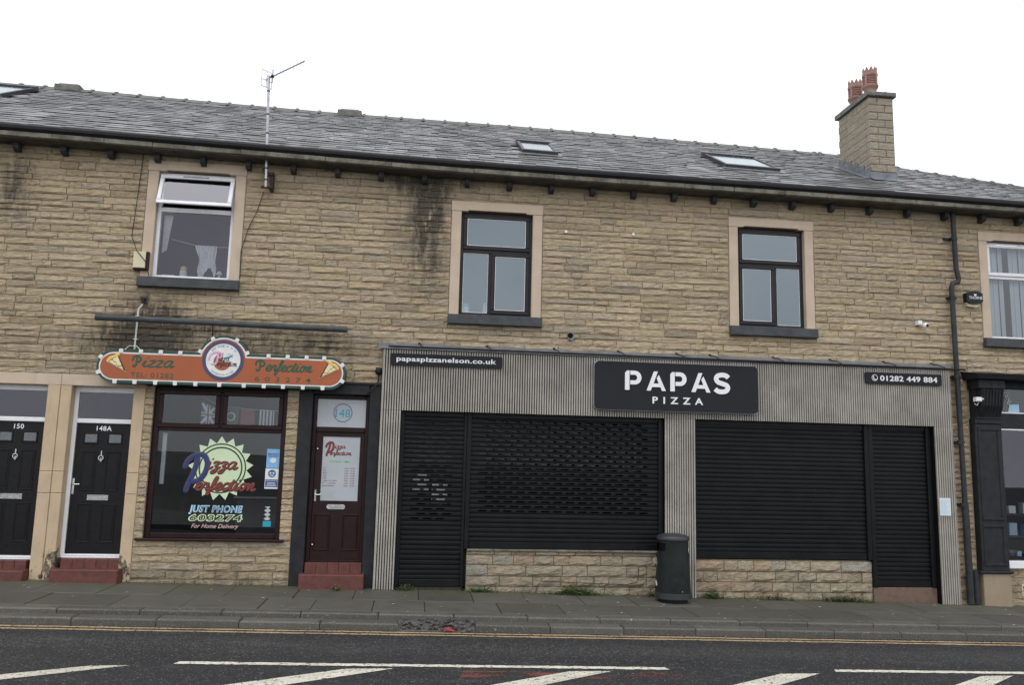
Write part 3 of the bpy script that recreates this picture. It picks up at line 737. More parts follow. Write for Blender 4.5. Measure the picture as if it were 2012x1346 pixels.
for row, (ya, yb) in enumerate(((lambda x: -.93+ky(x)*.6, lambda x: -.0), (lambda x: -1.72+ky(x), lambda x: -.935+ky(x)*.6))):
    x = -8.2+row*.4
    while x < 11.5:
        L = R.uniform(.62, .98)
        slab('flagstone', 'flag', pav, x+.004, x+L-.004, (lambda q, f=ya: f(q)+.004), (lambda q, f=yb: f(q)-.004), -.004 if row == 0 else -.006, 0 if row == 0 else -.004, .05, .006, R.uniform(-.004, .004)); x += L
x = -8.6
while x < 11.8:
    L = .915; slab('kerb_stone', 'kerb', pav, x+.004, x+L-.004, UK, lambda q: -1.724+ky(q), -.004, -.006, .14, .016, R.uniform(-.004, .004)); x += L
x = -8.35
while x < 11.8:
    L = .915
    if not (-.2 < x < .3):
        slab('kerb_stone', 'kerb_lo', pav, x+.004, x+L-.004, LK, lambda q: UK(q)-.003, -.066, -.062, .2, .018, R.uniform(-.004, .004))
    x += L
# crumbled kerb at the drain
mb = MB(); rr = random.Random(5)
for k in range(170):
    x = rr.uniform(-.1, .78); d = rr.random(); y = LK(x)+.01+d*.2; s_ = rr.uniform(.012, .045); z = gz(x)-.15+d*.085+rr.uniform(0, .02)
    v = [(x+rr.uniform(-s_, s_), y+rr.uniform(-s_, s_), z+rr.uniform(-.2, .6)*s_) for _ in range(5)]
    mb.add(v, [(0, 1, 2), (0, 2, 3), (0, 3, 1), (4, 2, 1), (4, 3, 2), (4, 1, 3)])
mb.add([(-.12, LK(-.1), gz(-.1)-.154), (.8, LK(.8), gz(.8)-.154), (.8, UK(.8), gz(.8)-.07), (.4, UK(.4), gz(.4)-.085), (-.12, UK(-.1), gz(-.1)-.066)], [(0, 1, 2, 3, 4)])
tag(mb.build('broken_kerb', 'rubble', pav), kind='stuff')
# road markings, each a thin sheet of paint on the road
def mark(name, mat, pts, off=-.155+.004, n=14):
    v = []
    (a, b, c, d) = pts                                  # near-left, near-right, far-right, far-left; subdivided so edges can wander
    rr_ = random.Random(int(abs(a[0])*100)+3); f = []
    for i in range(n+1):
        t = i/n
        for (p, q) in ((a, b), (d, c)):
            x = p[0]+(q[0]-p[0])*t; y = p[1]+(q[1]-p[1])*t+rr_.uniform(-.01, .01)
            v.append((x, y, gz(x)+off))
    for i in range(n): f.append((2*i, 2*i+2, 2*i+3, 2*i+1))
    return MB().add(v, f).build(name, mat, road)
def wl_y(x): return -3.86+.017*(x+2.2)
for a, b in ((-2.2, 2.68), (4.48, 9.4), (-9.0, -4.1)):
    mark('road_line', 'mark', [(a, wl_y(a)-.045), (b, wl_y(b)-.045), (b-.03, wl_y(b)+.05), (a+.03, wl_y(a)+.05)], n=110)
for dy in (0, .13):
    yy = lambda x: -2.24-dy+.016*(x-1.2)
    mark('yellow_line', 'mark_y', [(-9, yy(-9)-.032), (12, yy(12)-.032), (12, yy(12)+.032), (-9, yy(-9)+.032)], n=120)
for (fx, nx_) in (((-2.86, -2.58), (-4.9, -4.55)), ((-.52, -.15), (-2.35, -1.95)), ((1.66, 2.02), (-.1, .3)), ((3.88, 4.24), (2.15, 2.55)), ((6.1, 6.45), (4.4, 4.8)), ((-5.1, -4.8), (-7.1, -6.7))):
    yf = wl_y(fx[0])-.15; yn = yf-1.15
    mark('hatch_stripe', 'mark', [(nx_[0]-.03, yn), (nx_[1]+.06, yn-.02), (fx[1]+.02, yf+.03), (fx[0]-.05, yf-.01)], n=44)
mark('red_surfacing_patch', 'mark_r', [(.5, -4.35), (2.9, -4.1), (2.95, -3.9), (.55, -4.0)], off=-.155+.002)

# ================================================================== HOUSE 150 (left edge)
XA, XB, XC, XD, XE = -9.6, -5.05, -.53, 8.60, 13.15
HG = 'houses of the stone terrace'
h150 = thing('terraced_house', (XA, 0, gz(XA)), 'stone terraced house cut by the left edge, with the black door numbered 150', 'house', HG)
wA = wall_backing(h150, XA, XB, gz(XA)-.3, 6.45, [(-6.05, -5.22, 0, 2.87)])

# ================================================================== HOUSE 148
h148 = thing('terraced_house', (XB, 0, gz(XB)), 'stone terraced house with the orange pizza sign, maroon shop window and open white window above', 'house', HG)
W1 = (-3.97, -2.85, 4.5, 6.13)
op148 = [(-4.9, -4.05, 0, 2.87), (-3.77, -1.89, .75, 2.9), (-1.52, -.70, 0, 2.86), W1]
wB = wall_backing(h148, XB, XC, gz(XB)-.3, 6.45, op148)
ex = [(XB, -3.89, -1, 3.03), (-3.77, -1.89, .75, 3.03), (-1.72, XC, -1, 3.03), (W1[0]-.156, W1[1]+.156, W1[2]-.15, W1[3]+.155)]

# ================================================================== PAPAS HOUSE
h146 = thing('terraced_house', (XC, 0, gz(XC)), 'wide stone house with the slatted pizza shopfront, black shutters and two black windows', 'house', HG)
W2 = (.57, 1.69, 4.14, 5.78); W3 = (5.02, 6.14, 4.15, 5.78)
exw = [(q[0]-.156, q[1]+.156, q[2]-.15, q[3]+.155) for q in (W2, W3)]
wC = wall_backing(h146, XC, XD, gz(XC)-.5, 6.4, [W2, W3, (-.24, .80, -1, 2.75), (.80, 3.76, .66, 2.75), (4.22, 7.09, .56, 2.75), (7.09, 8.14, -1, 2.75)])

# ================================================================== RIGHT HOUSE
h144 = thing('terraced_house', (XD, 0, gz(XD)), 'stone house at the right edge with black pilaster shopfront and white blinds window', 'house', HG)
W4 = (9.34, 10.46, 4.13, 5.78)
op = [W4, (9.30, 12.2, .58, 3.4)]
wD = wall_backing(h144, XD, XE, gz(XE)-.5, 6.38, op)
allex = [(XA, -3.89, -1, 3.03), (-3.77, -1.89, .75, 3.03), (-1.72, XC, -1, 3.03), (XC, 8.47, -1, 3.62), (8.84, XE, .4, 3.5), (8.84, 9.36, -1, .42)]+[(q[0]-.156, q[1]+.156, q[2]-.15, q[3]+.155) for q in (W1, W2, W3, W4)]
cells = lay_courses(XA, XE, -.22, 6.43, allex, seed=31)
def trim(c):
    top = min(ze(c[0]), ze(c[1]))-.165
    return (c[0], c[1], c[2], min(c[3], top))
cells = [trim(c) for c in cells]; cells = [c for c in cells if c[3]-c[2] > .025]
for wq, a, b in ((wA, -99, XB), (wB, XB, XC), (wC, XC, XD), (wD, XD, 99)):
    stone_objects(wq, [c for c in cells if a <= (c[0]+c[1])/2 < b], STONES)
ITEMS = slate_layout(XA-2, -4.0, 21)+slate_layout(-4.0, XE+3, 22)
for hq, a, b in ((h150, XA-2, -4.0), (h148, -4.0, XC), (h146, XC, XD), (h144, XD, XE+3)): make_roof(hq, a, b, 23)
# rear walls / party walls close the block so no light leaks in
for h, a, b in ((h150, XA, XB), (h148, XB, XC), (h146, XC, XD), (h144, XD, XE)):
    MB().box(a, b, 8.3, 8.5, gz(a)-.5, 6.4).build('rear_wall', 'mortar', h)
MB().box(XA, XA+.2, .3, 8.3, -.3, 6.4).build('gable_wall', 'mortar', h150); MB().box(XE-.2, XE, .3, 8.3, -.5, 6.3).build('gable_wall', 'mortar', h144)

# ------------------------------------------------------------------ window over the orange sign
x0, x1, z0, z1 = W1
room(h148, XB+.1, XC-.1, .33, 3.6, 3.5, 6.3, 'room')
zt = z0+1.06
mb = frame_bars(MB(), x0, x1, z0, z1, .055, .075, .14); mb.box(x0+.055, x1-.055, .0765, .14, zt-.035, zt+.035, .006)
win = mb.build('window', 'upvc', h148)
pane(win, x0+.054, x1-.054, z0+.054, zt-.034, .1, 'glass')
# top-hung sash standing open
sash = MB(); frame_bars(sash, x0+.02, x1-.02, -.51, 0, .062, -.03, .012, .01)
ang = rad(-17); ca, sa = math.cos(ang), math.sin(ang)
def tilt(mb_): mb_.v = [(x, .062+(y*ca-z*sa)*1.0, z1-.035+(y*sa+z*ca)) for x, y, z in mb_.v]; return mb_
ang = rad(17); ca, sa = math.cos(ang), math.sin(ang)
def tilt(mb_):
    o = []
    for x, y, z in mb_.v: o.append((x, .05+y*ca+z*sa, z1-.04-y*sa*.0+z*ca+y*(-sa)*0))
    mb_.v = o; return mb_
tilt(sash); sash.build('opening_sash', 'upvc', win)
pn = MB().add([(x0+.08, -.008, -.45), (x1-.08, -.008, -.45), (x1-.08, -.008, -.06), (x0+.08, -.008, -.06)], [(0, 1, 2, 3)]); tilt(pn).build('pane', 'glass', win)
tv = MB().box(x0+.35, x0+.72, -.042, -.03, -.035, -.018, .003); tilt(tv).build('trickle_vent', 'chrome', win)
surround(win, x0, x1, z0, z1)
# things on the inner sill
cur = MB()
for (a, b, zt_, zb_, n) in ((x0+.07, x0+.2, zt-.05, z0+.42, 7),):
    v = []; f = []
    for i in range(n*2+1):
        t = i/(n*2); xa = a+(b-a)*t; xb = a+(b-a)*t*.55; y = .2+.012*(i % 2)
        v += [(xb, y, zb_+.05*t), (xa, y, zt_)]
    for i in range(n*2): f.append((2*i, 2*i+2, 2*i+3, 2*i+1))
    cur.add(v, f)
tag(cur.build('net_curtain', 'net'), 'white net curtain drawn to the left side of the open white window', 'curtain')
t = thing('washing_line', (-3.4, .2, 5.05), 'thin white string stretched across the open white window', 'string')
MB().tube([(x0+.2, .2, z0+.64), (-3.33, .2, z0+.545), (x1-.06, .2, z0+.555)], .004, 6).build('string', 'net', t)
v = []; f = []; n = 22; m = 9
for j in range(m):
    tz = j/(m-1)
    for i in range(n):
        u = i/(n-1); wd = .165-.03*tz+.012*math.sin(9*tz); xx = -3.25+(u-.5)*2*wd+.06*tz*(1-u)+.02*math.sin(5*tz+u*4)
        v.append((xx, .175+.016*math.sin(u*40+tz*2), z0+.56-.4*tz-tz*.08*math.sin(u*7+.6)-(0.03*abs(math.sin(u*19)) if j == m-1 else 0)))
for j in range(m-1):
    for i in range(n-1): a = j*n+i; f.append((a, a+1, a+n+1, a+n))
tag(MB().add(v, f).build('lace_cloth', 'net', None, True), 'white lace cloth hanging bunched from the string in the window', 'cloth')
t = thing('bathroom_ornament', (-3.56, .19, z0+.055), 'white ornament with a yellow round top on the upstairs sill', 'ornament')
MB().lathe((-3.56, .19, z0+.055), [(.001, 0), (.05, .0), (.056, .06), (.045, .11), (.03, .14)], 16).build('body', 'net', t, True)
MB().sphere((-3.56, .19, z0+.185), .05).build('round_top', 'syellow', t, True)
t = thing('mushroom_ornament', (-3.04, .19, z0+.055), 'small mushroom-shaped white ornament at the right of the upstairs sill', 'ornament')
MB().lathe((-3.04, .19, z0+.055), [(.035, 0), (.035, .01), (.015, .02), (.018, .07)], 14).build('stem', 'net', t, True)
MB().lathe((-3.04, .19, z0+.12), [(.045, 0), (.04, .03), (.02, .055), (.001, .06)], 14).build('cap', 'net', t, True)
tag(MB().box(-3.86, -3.68, .16, .26, z0+.056, z0+.085, .004).build('soap_tray', 'net'), 'low white tray at the left of the upstairs sill', 'tray')
# black windows
room(h146, XC+.1, XD-.1, .33, 4.0, 3.75, 6.25, 'room')
black_window(h146, W2[0], W2[2], W2[3], False); black_window(h146, W3[0], W3[2], W3[3], True)
t = thing('plastic_bottle', (.68, .17, 4.2), 'white tub with a blue lid behind the left black window', 'tub')
MB().lathe((.69, .2, 4.195), [(.001, 0), (.06, 0), (.062, .1)], 18).build('tub', 'white', t, True)
MB().lathe((.69, .2, 4.296), [(.064, 0), (.064, .055), (.05, .06), (.001, .062)], 18).build('lid', 'poster_blue', t, True)
tag(MB().lathe((.985, .19, 4.195), [(.001, 0), (.035, 0), (.036, .1), (.03, .13), (.018, .16), (.018, .18), (.001, .182)], 16).build('spray_bottle', 'white', None, True),
    'white bottle beside the mullion of the left black window', 'bottle')
# white window with blinds, right edge
x0, x1, z0, z1 = W4; zt = z0+1.06
room(h144, XD+.1, XE-.2, .33, 3.6, 3.75, 6.2, 'room')
mb = frame_bars(MB(), x0, x1, z0, z1, .05, .075, .14); mb.box(x0+.05, x1-.05, .0765, .14, zt-.035, zt+.035, .006)
win = mb.build('window', 'upvc', h144)
frame_bars(MB(), x0+.03, x1-.03, zt+.015, z1-.03, .06, .055, .0745, .008).build('opening_sash', 'upvc', win)
MB().box(x0+.2, x0+.6, .045, .055, z1-.06, z1-.045, .002).build('trickle_vent', 'chrome', win)
pane(win, x0+.088, x1-.088, zt+.074, z1-.088, .07, 'glass_white'); pane(win, x0+.049, x1-.049, z0+.049, zt-.034, .1, 'glass_white')
surround(win, x0, x1, z0, z1)
t = thing('vertical_blind', (x0+.5, .25, z1), 'white vertical blind behind the window at the right edge', 'blind')
MB().box(x0+.02, x1-.02, .2, .24, z1-.05, z1-.02).build('headrail', 'upvc', t)
for k in range(11):
    xx = x0+.06+k*.095
    v = [(xx, .235-.02*(k % 2), z0+.06), (xx+.092, .225+.012, z0+.06), (xx+.092, .237, z1-.05), (xx, .235-.02*(k % 2), z1-.05)]
    if k not in (4, 9): MB().add(v, [(0, 1, 2, 3)]).build('vane', 'blind', t)

# ------------------------------------------------------------------ painted door surrounds, doors 150 and 148A
for k, (h, a, b) in enumerate(((h150, -9.3, XB), (h148, XB, -3.89))):
    box('door_lintel', 'beige', h, a+.002, b-.002, -.014, .2, 2.87, 3.03, c=.006)
for lo_, hi_ in ((gz(-5.22)-.05, 1.352), (1.356, 1.652), (1.656, 2.868)): box('door_post', 'beige_low', h150, -5.22, -5.052, -.02+R.uniform(-.002, .002), .2, lo_, hi_, c=.007)
for lo_, hi_ in ((gz(-5.048)-.05, 1.352), (1.356, 1.652), (1.656, 2.868)): box('door_post', 'beige_low', h148, -5.048, -4.9, -.012+R.uniform(-.002, .002), .2, lo_, hi_, c=.007)
for lo_, hi_ in ((gz(-4.05)-.05, 1.352), (1.356, 1.652), (1.656, 2.868)): box('door_post', 'beige_low', h148, -4.05, -3.89, -.012+R.uniform(-.002, .002), .2, lo_, hi_, c=.007)
box('door_post', 'beige_low', h150, -6.4, -6.05, -.02, .2, gz(-6.2)-.05, 2.868, c=.006)
def panel_door(h, x0, x1, zb, number):
    """black composite door under a fanlight; x0,x1 outer frame"""
    g = .0
    mb = MB(); y0, y1 = .13, .2
    mb.box(x0, x0+.055, y0, y1, zb, 2.87, .006); mb.box(x1-.04, x1, y0, y1, zb, 2.87, .006)
    mb.box(x0+.055, x1-.04, y0+.001, y1, 2.79, 2.87, .006); mb.box(x0+.055, x1-.04, y0-.008, y1, 2.345, 2.41, .008)
    a, b = x0+.055, x1-.04
    d = MB().box(a+.004, b-.004, .155, .2, zb+.055, 2.342, .003).build('door', 'door_black', h)
    mb.build('door_frame', 'upvc', d)
    th = MB().box(a-.02, b+.01, .09, .2, zb, zb+.022, .003); th.box(a, b, .12, .2, zb+.026, zb+.05, .003); th.build('threshold', 'upvc', d)
    pane(d, a-.004, b+.004, 2.405, 2.795, .162, 'glass', 'fanlight')
    cxs = (a+b)/2; wp = .165
    for s_ in (-1, 1):
        c = cxs+s_*.165
        for (lo, hi) in ((1.40, 1.93), (.68, 1.19)):
            m2 = frame_bars(MB(), c-wp/2-.015, c+wp/2+.015, lo-.015, hi+.015, .018, .145, .157, .006)
            m2.prism([(c-wp/2+.02, lo+.03), (c+wp/2-.02, lo+.03), (c+wp/2-.02, hi-.03), (c-wp/2+.02, hi-.03)], .149, .157)
            m2.build('door_panel', 'door_black', d)
        MB().box(c-wp/2+.0, c+wp/2, .146, .157, 2.07, 2.19, .004).build('glazed_panel', 'frost_dark', d)
        frame_bars(MB(), c-wp/2-.02, c+wp/2+.02, 2.05, 2.21, .02, .142, .157, .006).build('panel_moulding', 'door_black', d)
    text('house_number', number, 'white', d, cxs-.0, 2.243, .156, .07, align='C', space=1.1, bold=.012)
    kx = cxs
    m2 = MB().ring(kx, 1.855, .026, .037, .125, .14, 20); m2.box(kx-.008, kx+.008, .128, .157, 1.885, 1.955, .003); m2.box(kx-.01, kx+.01, .128, .157, 1.80, 1.825, .003)
    m2.sphere((kx, .138, 1.845), .013, 6); m2.build('door_knocker', 'chrome', d)
    m2 = MB().box(a+.0+.012, a+.042, .142, .157, 1.335, 1.56, .008); m2.tube([(a+.027, .15, 1.475), (a+.027, .115, 1.475), (a+.06, .108, 1.475), (a+.13, .108, 1.478)], .0085, 8); m2.build('door_handle', 'chrome', d)
    m2 = frame_bars(MB(), cxs-.145, cxs+.145, 1.255, 1.33, .01, .138, .157, .003); m2.box(cxs-.135, cxs+.135, .143, .157, 1.266, 1.32, .006); m2.build('letter_plate', 'chrome', d)
    return d
panel_door(h148, -4.9, -4.05, .46, '148A'); panel_door(h150, -6.05, -5.22, .43, '150')
room(h150, XA+.3, XB-.05, .33, 3, .1, 3.2, 'room_dark'); MB().box(-5.049, -3.9, 1.5, 1.6, .1, 3.1).build('hall_wall', 'room_dark', h148)
def doorstep(h, x0, x1, ztop, zmid, ybk=.16):
    g = gz((x0+x1)/2)-.03
    lo = MB().box(x0-.0, x1, -.2, .0, g, zmid, .012).build('doorstep', 'red_step', h)
    n = 5
    for k in range(n):
        a = x0+.05+(x1-x0-.1)*k/n; b = x0+.05+(x1-x0-.1)*(k+1)/n
        MB().box(a+.001, b-.001, .001, ybk, zmid-.02, ztop, .005).build('step_tile', 'red_step', lo)
    return lo
doorstep(h148, -4.88, -3.99, .458, .335); doorstep(h150, -6.08, -5.225, .428, .315)
# ------------------------------------------------------------------ maroon shop window
x0, x1, z0, z1 = -3.77, -1.89, .75, 2.90
mb = MB(); y0, y1 = .07, .14
mb.box(x0, x0+.075, y0, y1, z0, z1, .008); mb.box(x1-.075, x1, y0, y1, z0, z1, .008)
mb.box(x0+.075, x1-.075, y0+.001, y1, z0, z0+.07, .008); mb.box(x0+.075, x1-.075, y0+.001, y1, z1-.06, z1, .008); mb.box(x0+.075, x1-.075, y0+.001, y1, 2.265, 2.33, .008)
xm = (x0+x1)/2; mb.box(xm-.035, xm+.035, y0+.003, y1, 2.33, z1-.06, .006)
win = mb.build('shop_window', 'maroon', h148)
for a, b in ((x0+.06, xm-.02), (xm+.02, x1-.06)):
    frame_bars(MB(), a, b, 2.315, z1-.045, .065, .045, .069, .008).build('opening_sash', 'maroon', win); pane(win, a+.063, b-.063, 2.378, z1-.108, .06, 'glass_low')
pane(win, x0+.073, x1-.073, z0+.068, 2.267, .1, 'glass_low')
MB().box(x0-.09, x1+.07, -.06, .14, .72, .752, .012).build('window_sill', 'maroon', win)
MB().box(x0-.1, x1+.16, -.02, .2, z1, 3.028, .006).build('shop_beam', 'charcoal', h148)
MB().box(-3.3, -1.75, -.12, -.02, 2.9, 2.93, .004).build('beam_strip', 'gutter', h148)
room(h148, -3.85, XC-.1, .33, 4.2, .2, 3.1, 'room_dark')
t = thing('shop_counter', (-2.5, 2.6, .3), 'dim pale counter inside the maroon shop window', 'counter')
MB().box(-3.0, -1.1, 2.4, 2.9, .25, 1.2, .02).build('counter_front', 'room', t); MB().box(-3.05, -1.05, 2.35, 2.95, 1.2, 1.25, .01).build('counter_top', 'steel', t)
tag(MB().box(-3.66, -3.6, .2, .24, 1.5, 2.24, .004).build('white_pull_blind', 'upvc'), 'narrow white strip of blind at the left inside the maroon shop window', 'blind')
# vinyl on the big pane
gy = .096
t = thing('window_sunburst_sticker', (-2.79, gy, 1.3), 'pale green sunburst sticker with red script lettering on the maroon shop window', 'sticker')
cx, cz, ro, ri = -2.79, 1.745, .462, .365; pts = []
for k in range(17):
    a = 2*math.pi*k/17+.12
    for (da, r_) in ((-.5, ri), (0, ro)): pts.append((cx+r_*math.cos(a+da*2*math.pi/17), cz+r_*math.sin(a+da*2*math.pi/17)))
mb = MB(); c0 = len(pts); n = len(pts)
mb.add([(x, gy-.002, z) for x, z in pts]+[(cx, gy-.002, cz)], [(i, (i+1) % n, n) for i in range(n)]); mb.build('sunburst', 'lime', t)
MB().ring(cx, cz, .34, .358, gy-.004, gy-.0022, 64).build('outer_ring', 'dgreen', t); MB().ring(cx, cz, .288, .308, gy-.004, gy-.0022, 64).build('inner_ring', 'dgreen', t)
def bigP(t, x, z, h, wd, mat, y, omat=None, st=.17):
    for m_, k, dy in ((omat, 1.16, 0), (mat, 1.0, .003)):
        if not m_: continue
        mb_ = MB()
        for s_ in GL['P'][1]: ribbon(mb_, [(x+px*wd, z+pz*h) for px, pz in smooth_pts(s_, 6)], st*h*k, y-dy, .003)
        mb_.build('letter', m_, t)
bigP(t, -3.29, 1.41, .54, .31, 'vblue', gy-.006, 'vred', .125)
for nm, body, x, z, xh, wd in (('izza', 'izza', -2.98, 1.735, .1, .42), ('erfection', 'erfection', -3.13, 1.43, .105, .84)):
    script('lettering_outline', body, 'sblack', t, x, z, gy-.005, xh, wd, .36, .28, .003); script('lettering', body, 'vred', t, x, z, gy-.0075, xh, wd, .26, .28, .004)
t = thing('phone_sticker', (-2.8, gy, 1.0), 'pale blue and lime phone number lettering under the sunburst sticker', 'sticker')
text('lettering_outline', 'JUST PHONE', 'vlight', t, -2.815, 1.122, gy, .092, .75, .06, 1.1, .15, .002, 'C'); text('lettering', 'JUST PHONE', 'vgrey', t, -2.815, 1.128, gy-.003, .08, .70, .0, 1.08, .15, .002, 'C')
text('lettering_outline', '603274', 'lime', t, -2.81, .995, gy, .092, .76, .06, 1.12, .12, .002, 'C'); text('lettering', '603274', 'dgreen', t, -2.81, 1.0, gy-.003, .082, .715, .0, 1.2, .12, .002, 'C')
text('lettering', 'For Home Delivery', 'vpink', t, -2.81, .895, gy, .06, .66, .008, 1.0, .4, .002, 'C')
# notices on the right of the pane
t = thing('mask_notice', (-2.055, gy, 1.76), 'light blue face mask notice on the maroon shop window', 'notice')
MB().box(-2.15, -1.965, gy-.003, gy-.001, 1.765, 2.04).build('sheet', 'poster_blue', t)
text('lettering', 'FACE', 'paper', t, -2.055, 1.99, gy-.004, .02, None, .0, 1, 0, .001, 'C'); text('lettering', 'MASKS', 'poster_navy', t, -2.055, 1.953, gy-.004, .03, .15, .01, 1, 0, .001, 'C'); text('lettering', 'REQUIRED', 'poster_navy', t, -2.055, 1.925, gy-.004, .02, .15, .01, 1, 0, .001, 'C')
MB().disc(-2.055, 1.875, .045, gy-.005, gy-.0035, 20, .036).build('mask_picture', 'paper', t)
t = thing('distancing_notice', (-2.06, gy, 1.46), 'white and navy distancing notice under the light blue one', 'notice')
MB().box(-2.155, -1.965, gy-.003, gy-.001, 1.465, 1.757).build('sheet', 'paper', t); MB().box(-2.148, -1.972, gy-.0045, gy-.0032, 1.49, 1.6).build('blue_panel', 'poster_navy', t)
MB().disc(-2.06, 1.685, .055, gy-.0045, gy-.0032, 24).build('badge', 'poster_navy', t)
m2 = MB()
for s_ in (-1, 1): m2.box(-2.06+s_*.026-.007, -2.06+s_*.026+.007, gy-.006, gy-.0047, 1.675, 1.705)
m2.box(-2.08, -2.04, gy-.0063, gy-.0048, 1.69, 1.698); m2.box(-2.085, -2.035, gy-.006, gy-.0047, 1.652, 1.664); m2.build('badge_figures', 'paper', t)
text('lettering', 'Social distancing', 'paper', t, -2.06, 1.578, gy-.0055, .014, .155, .004, 1, 0, .001, 'C')
m2 = MB()
for k in range(3): m2.box(-2.13+.008*k, -1.99-.008*k, gy-.006, gy-.0047, 1.508+k*.02, 1.515+k*.02)
m2.build('small_print', 'paper', t)
tag(MB().box(-2.145, -2.03, gy-.004, gy-.001, .925, 1.005).build('teal_sticker', 'teal'), 'small teal sticker low on the right of the maroon shop window', 'sticker')
mb = MB(); rr = random.Random(3)
for k in range(16):
    z = 1.02+k*.012; wd = .03+.02*math.sin(k*1.3); mb.box(-2.085-wd, -2.085+wd*.8, gy-.004-.0001*k, gy-.001, z, z+.008)
tag(mb.build('white_letter_sticker', 'paper'), 'broken white lettering sticker above the teal sticker', 'sticker')
# bunting across the top lights
t = thing('flag_bunting', (-2.5, .2, 2.6), 'string of small national flags inside the top of the shop window', 'bunting')
MB().tube([(-3.2, .2, 2.80), (-2.9, .2, 2.66), (-2.5, .2, 2.62), (-2.0, .2, 2.60)], .003, 6).build('string', 'net', t)
def quadm(name, mat, pts, y, par): return MB().add([(x, y, z) for x, z in pts], [tuple(range(len(pts)))]).build(name, mat, par)
fl = quadm('flag', 'vblue', [(-3.145, 2.38), (-2.945, 2.36), (-2.955, 2.62), (-3.145, 2.70)], .2, t)
quadm('flag_cross', 'paper', [(-3.070, 2.37), (-3.020, 2.367), (-3.025, 2.648), (-3.075, 2.67)], .198, fl); quadm('flag_cross', 'paper', [(-3.145, 2.5), (-2.950, 2.48), (-2.950, 2.53), (-3.145, 2.56)], .1975, fl)
quadm('flag_saltire', 'paper', [(-3.145, 2.38), (-3.115, 2.38), (-2.955, 2.6), (-2.955, 2.62), (-2.980, 2.63), (-3.145, 2.41)], .199, fl); quadm('flag_saltire', 'paper', [(-3.145, 2.70), (-3.145, 2.66), (-2.970, 2.36), (-2.945, 2.36), (-2.945, 2.39), (-3.115, 2.69)], .1985, fl)
quadm('flag_cross', 'vred', [(-3.057, 2.37), (-3.033, 2.368), (-3.038, 2.65), (-3.062, 2.66)], .1965, fl); quadm('flag_cross', 'vred', [(-3.145, 2.517), (-2.950, 2.497), (-2.950, 2.515), (-3.145, 2.54)], .196, fl)
quadm('flag', 'sgreen2', [(-2.8, 2.36), (-2.62, 2.36), (-2.61, 2.62), (-2.8, 2.64)], .2, t); MB().ring(-2.72, 2.5, .045, .065, .195, .198, 24).build('flag_emblem', 'paper', t)
quadm('flag', 'vred', [(-2.58, 2.36), (-2.38, 2.36), (-2.38, 2.61), (-2.58, 2.62)], .2, t)
fl = quadm('flag', 'paper', [(-2.31, 2.36), (-2.1, 2.36), (-2.1, 2.60), (-2.31, 2.61)], .2, t)
for k in range(4): quadm('flag_stripe', 'sblack' if k < 3 else 'vblue', [(-2.285+k*.05, 2.36), (-2.262+k*.05, 2.36), (-2.262+k*.05, 2.6), (-2.285+k*.05, 2.6)], .198, fl)
# ------------------------------------------------------------------ maroon door 148
box('door_surround', 'charcoal', h148, -1.72, -1.522, -.02, .2, gz(-1.6)-.05, 3.02, c=.01); box('door_surround', 'charcoal', h148, -.70, XC-.004, -.02, .2, gz(-.6)-.05, 3.02, c=.01)
box('door_surround', 'charcoal', h148, -1.521, -.701, -.03, .2, 2.862, 3.02, c=.01)
MB().prism([(-1.74, 3.02), (XC+.01, 3.02), (XC+.01, 3.05), (-1.74, 3.05)], -.05, .05).build('door_surround', 'charcoal', h148)
a, b = -1.52, -.702; zb = .44
mb = MB(); mb.box(a, a+.06, .08, .15, zb, 2.86, .008); mb.box(b-.05, b, .08, .15, zb, 2.86, .008); mb.box(a+.06, b-.05, .081, .15, 2.80, 2.86, .008); mb.box(a+.06, b-.05, .078, .15, 2.31, 2.385, .008)
d = MB(); da, db = a+.064, b-.054
d.box(da, db, .105, .15, zb+.03, 1.31); d.box(da, db, .105, .15, 2.245, 2.308); d.box(da, da+.1, .1055, .15, 1.31, 2.245); d.box(db-.06, db, .1055, .15, 1.31, 2.245)
d = d.build('door', 'maroon', h148); mb.build('door_frame', 'maroon', d)
MB().box(da-.02, db+.02, .07, .15, zb, zb+.028, .004).build('threshold', 'maroon', d)
MB().box(da+.098, db-.058, .115, .12, 1.308, 2.247).build('frosted_pane', 'frost', d)
MB().box(a+.058, b-.048, .11, .115, 2.383, 2.802).build('fanlight', 'frost', d)
for s_, c in ((0, da+.15), (1, db-.145)):
    m2 = frame_bars(MB(), c-.115, c+.115, .60, 1.12, .022, .092, .106, .008); m2.prism([(c-.075, .64), (c+.075, .64), (c+.075, 1.08), (c-.075, 1.08)], .096, .106); m2.build('door_panel', 'maroon', d)
mb = MB(); n = 20
pl = [(-1.12+sx_*.1+.035*math.cos(q), 1.225+.035*math.sin(q)) for sx_, q0 in ((1, -math.pi/2), (-1, math.pi/2)) for q in [q0+math.pi*k/10 for k in range(11)]]
MB().prism(pl, .09, .106).build('letter_plate', 'chrome', d); MB().box(-1.21, -1.03, .086, .0905, 1.212, 1.238, .003).build('letter_flap', 'steel', d)
m2 = MB().box(da+.012, da+.05, .09, .106, 1.29, 1.47, .01); m2.tube([(da+.03, .1, 1.4), (da+.03, .06, 1.4), (da+.08, .055, 1.395), (da+.115, .055, 1.402)], .009, 8); m2.build('door_handle', 'chrome', d)
for z in (2.06, .68): MB().sphere((da+.028, .1, z), .016, 8).build('door_stud', 'chrome', d)
MB().ring(-1.09, 2.6, .128, .138, .106, .109, 40).build('number_ring', 'poster_navy', d); text('house_number', '148', 'teal', d, -1.09, 2.535, .109, .125, .215, .0, 1, 0, .002, 'C')
py = .114
bigP(d, -1.31, 1.965, .2, .11, 'vred', py, None, .16)
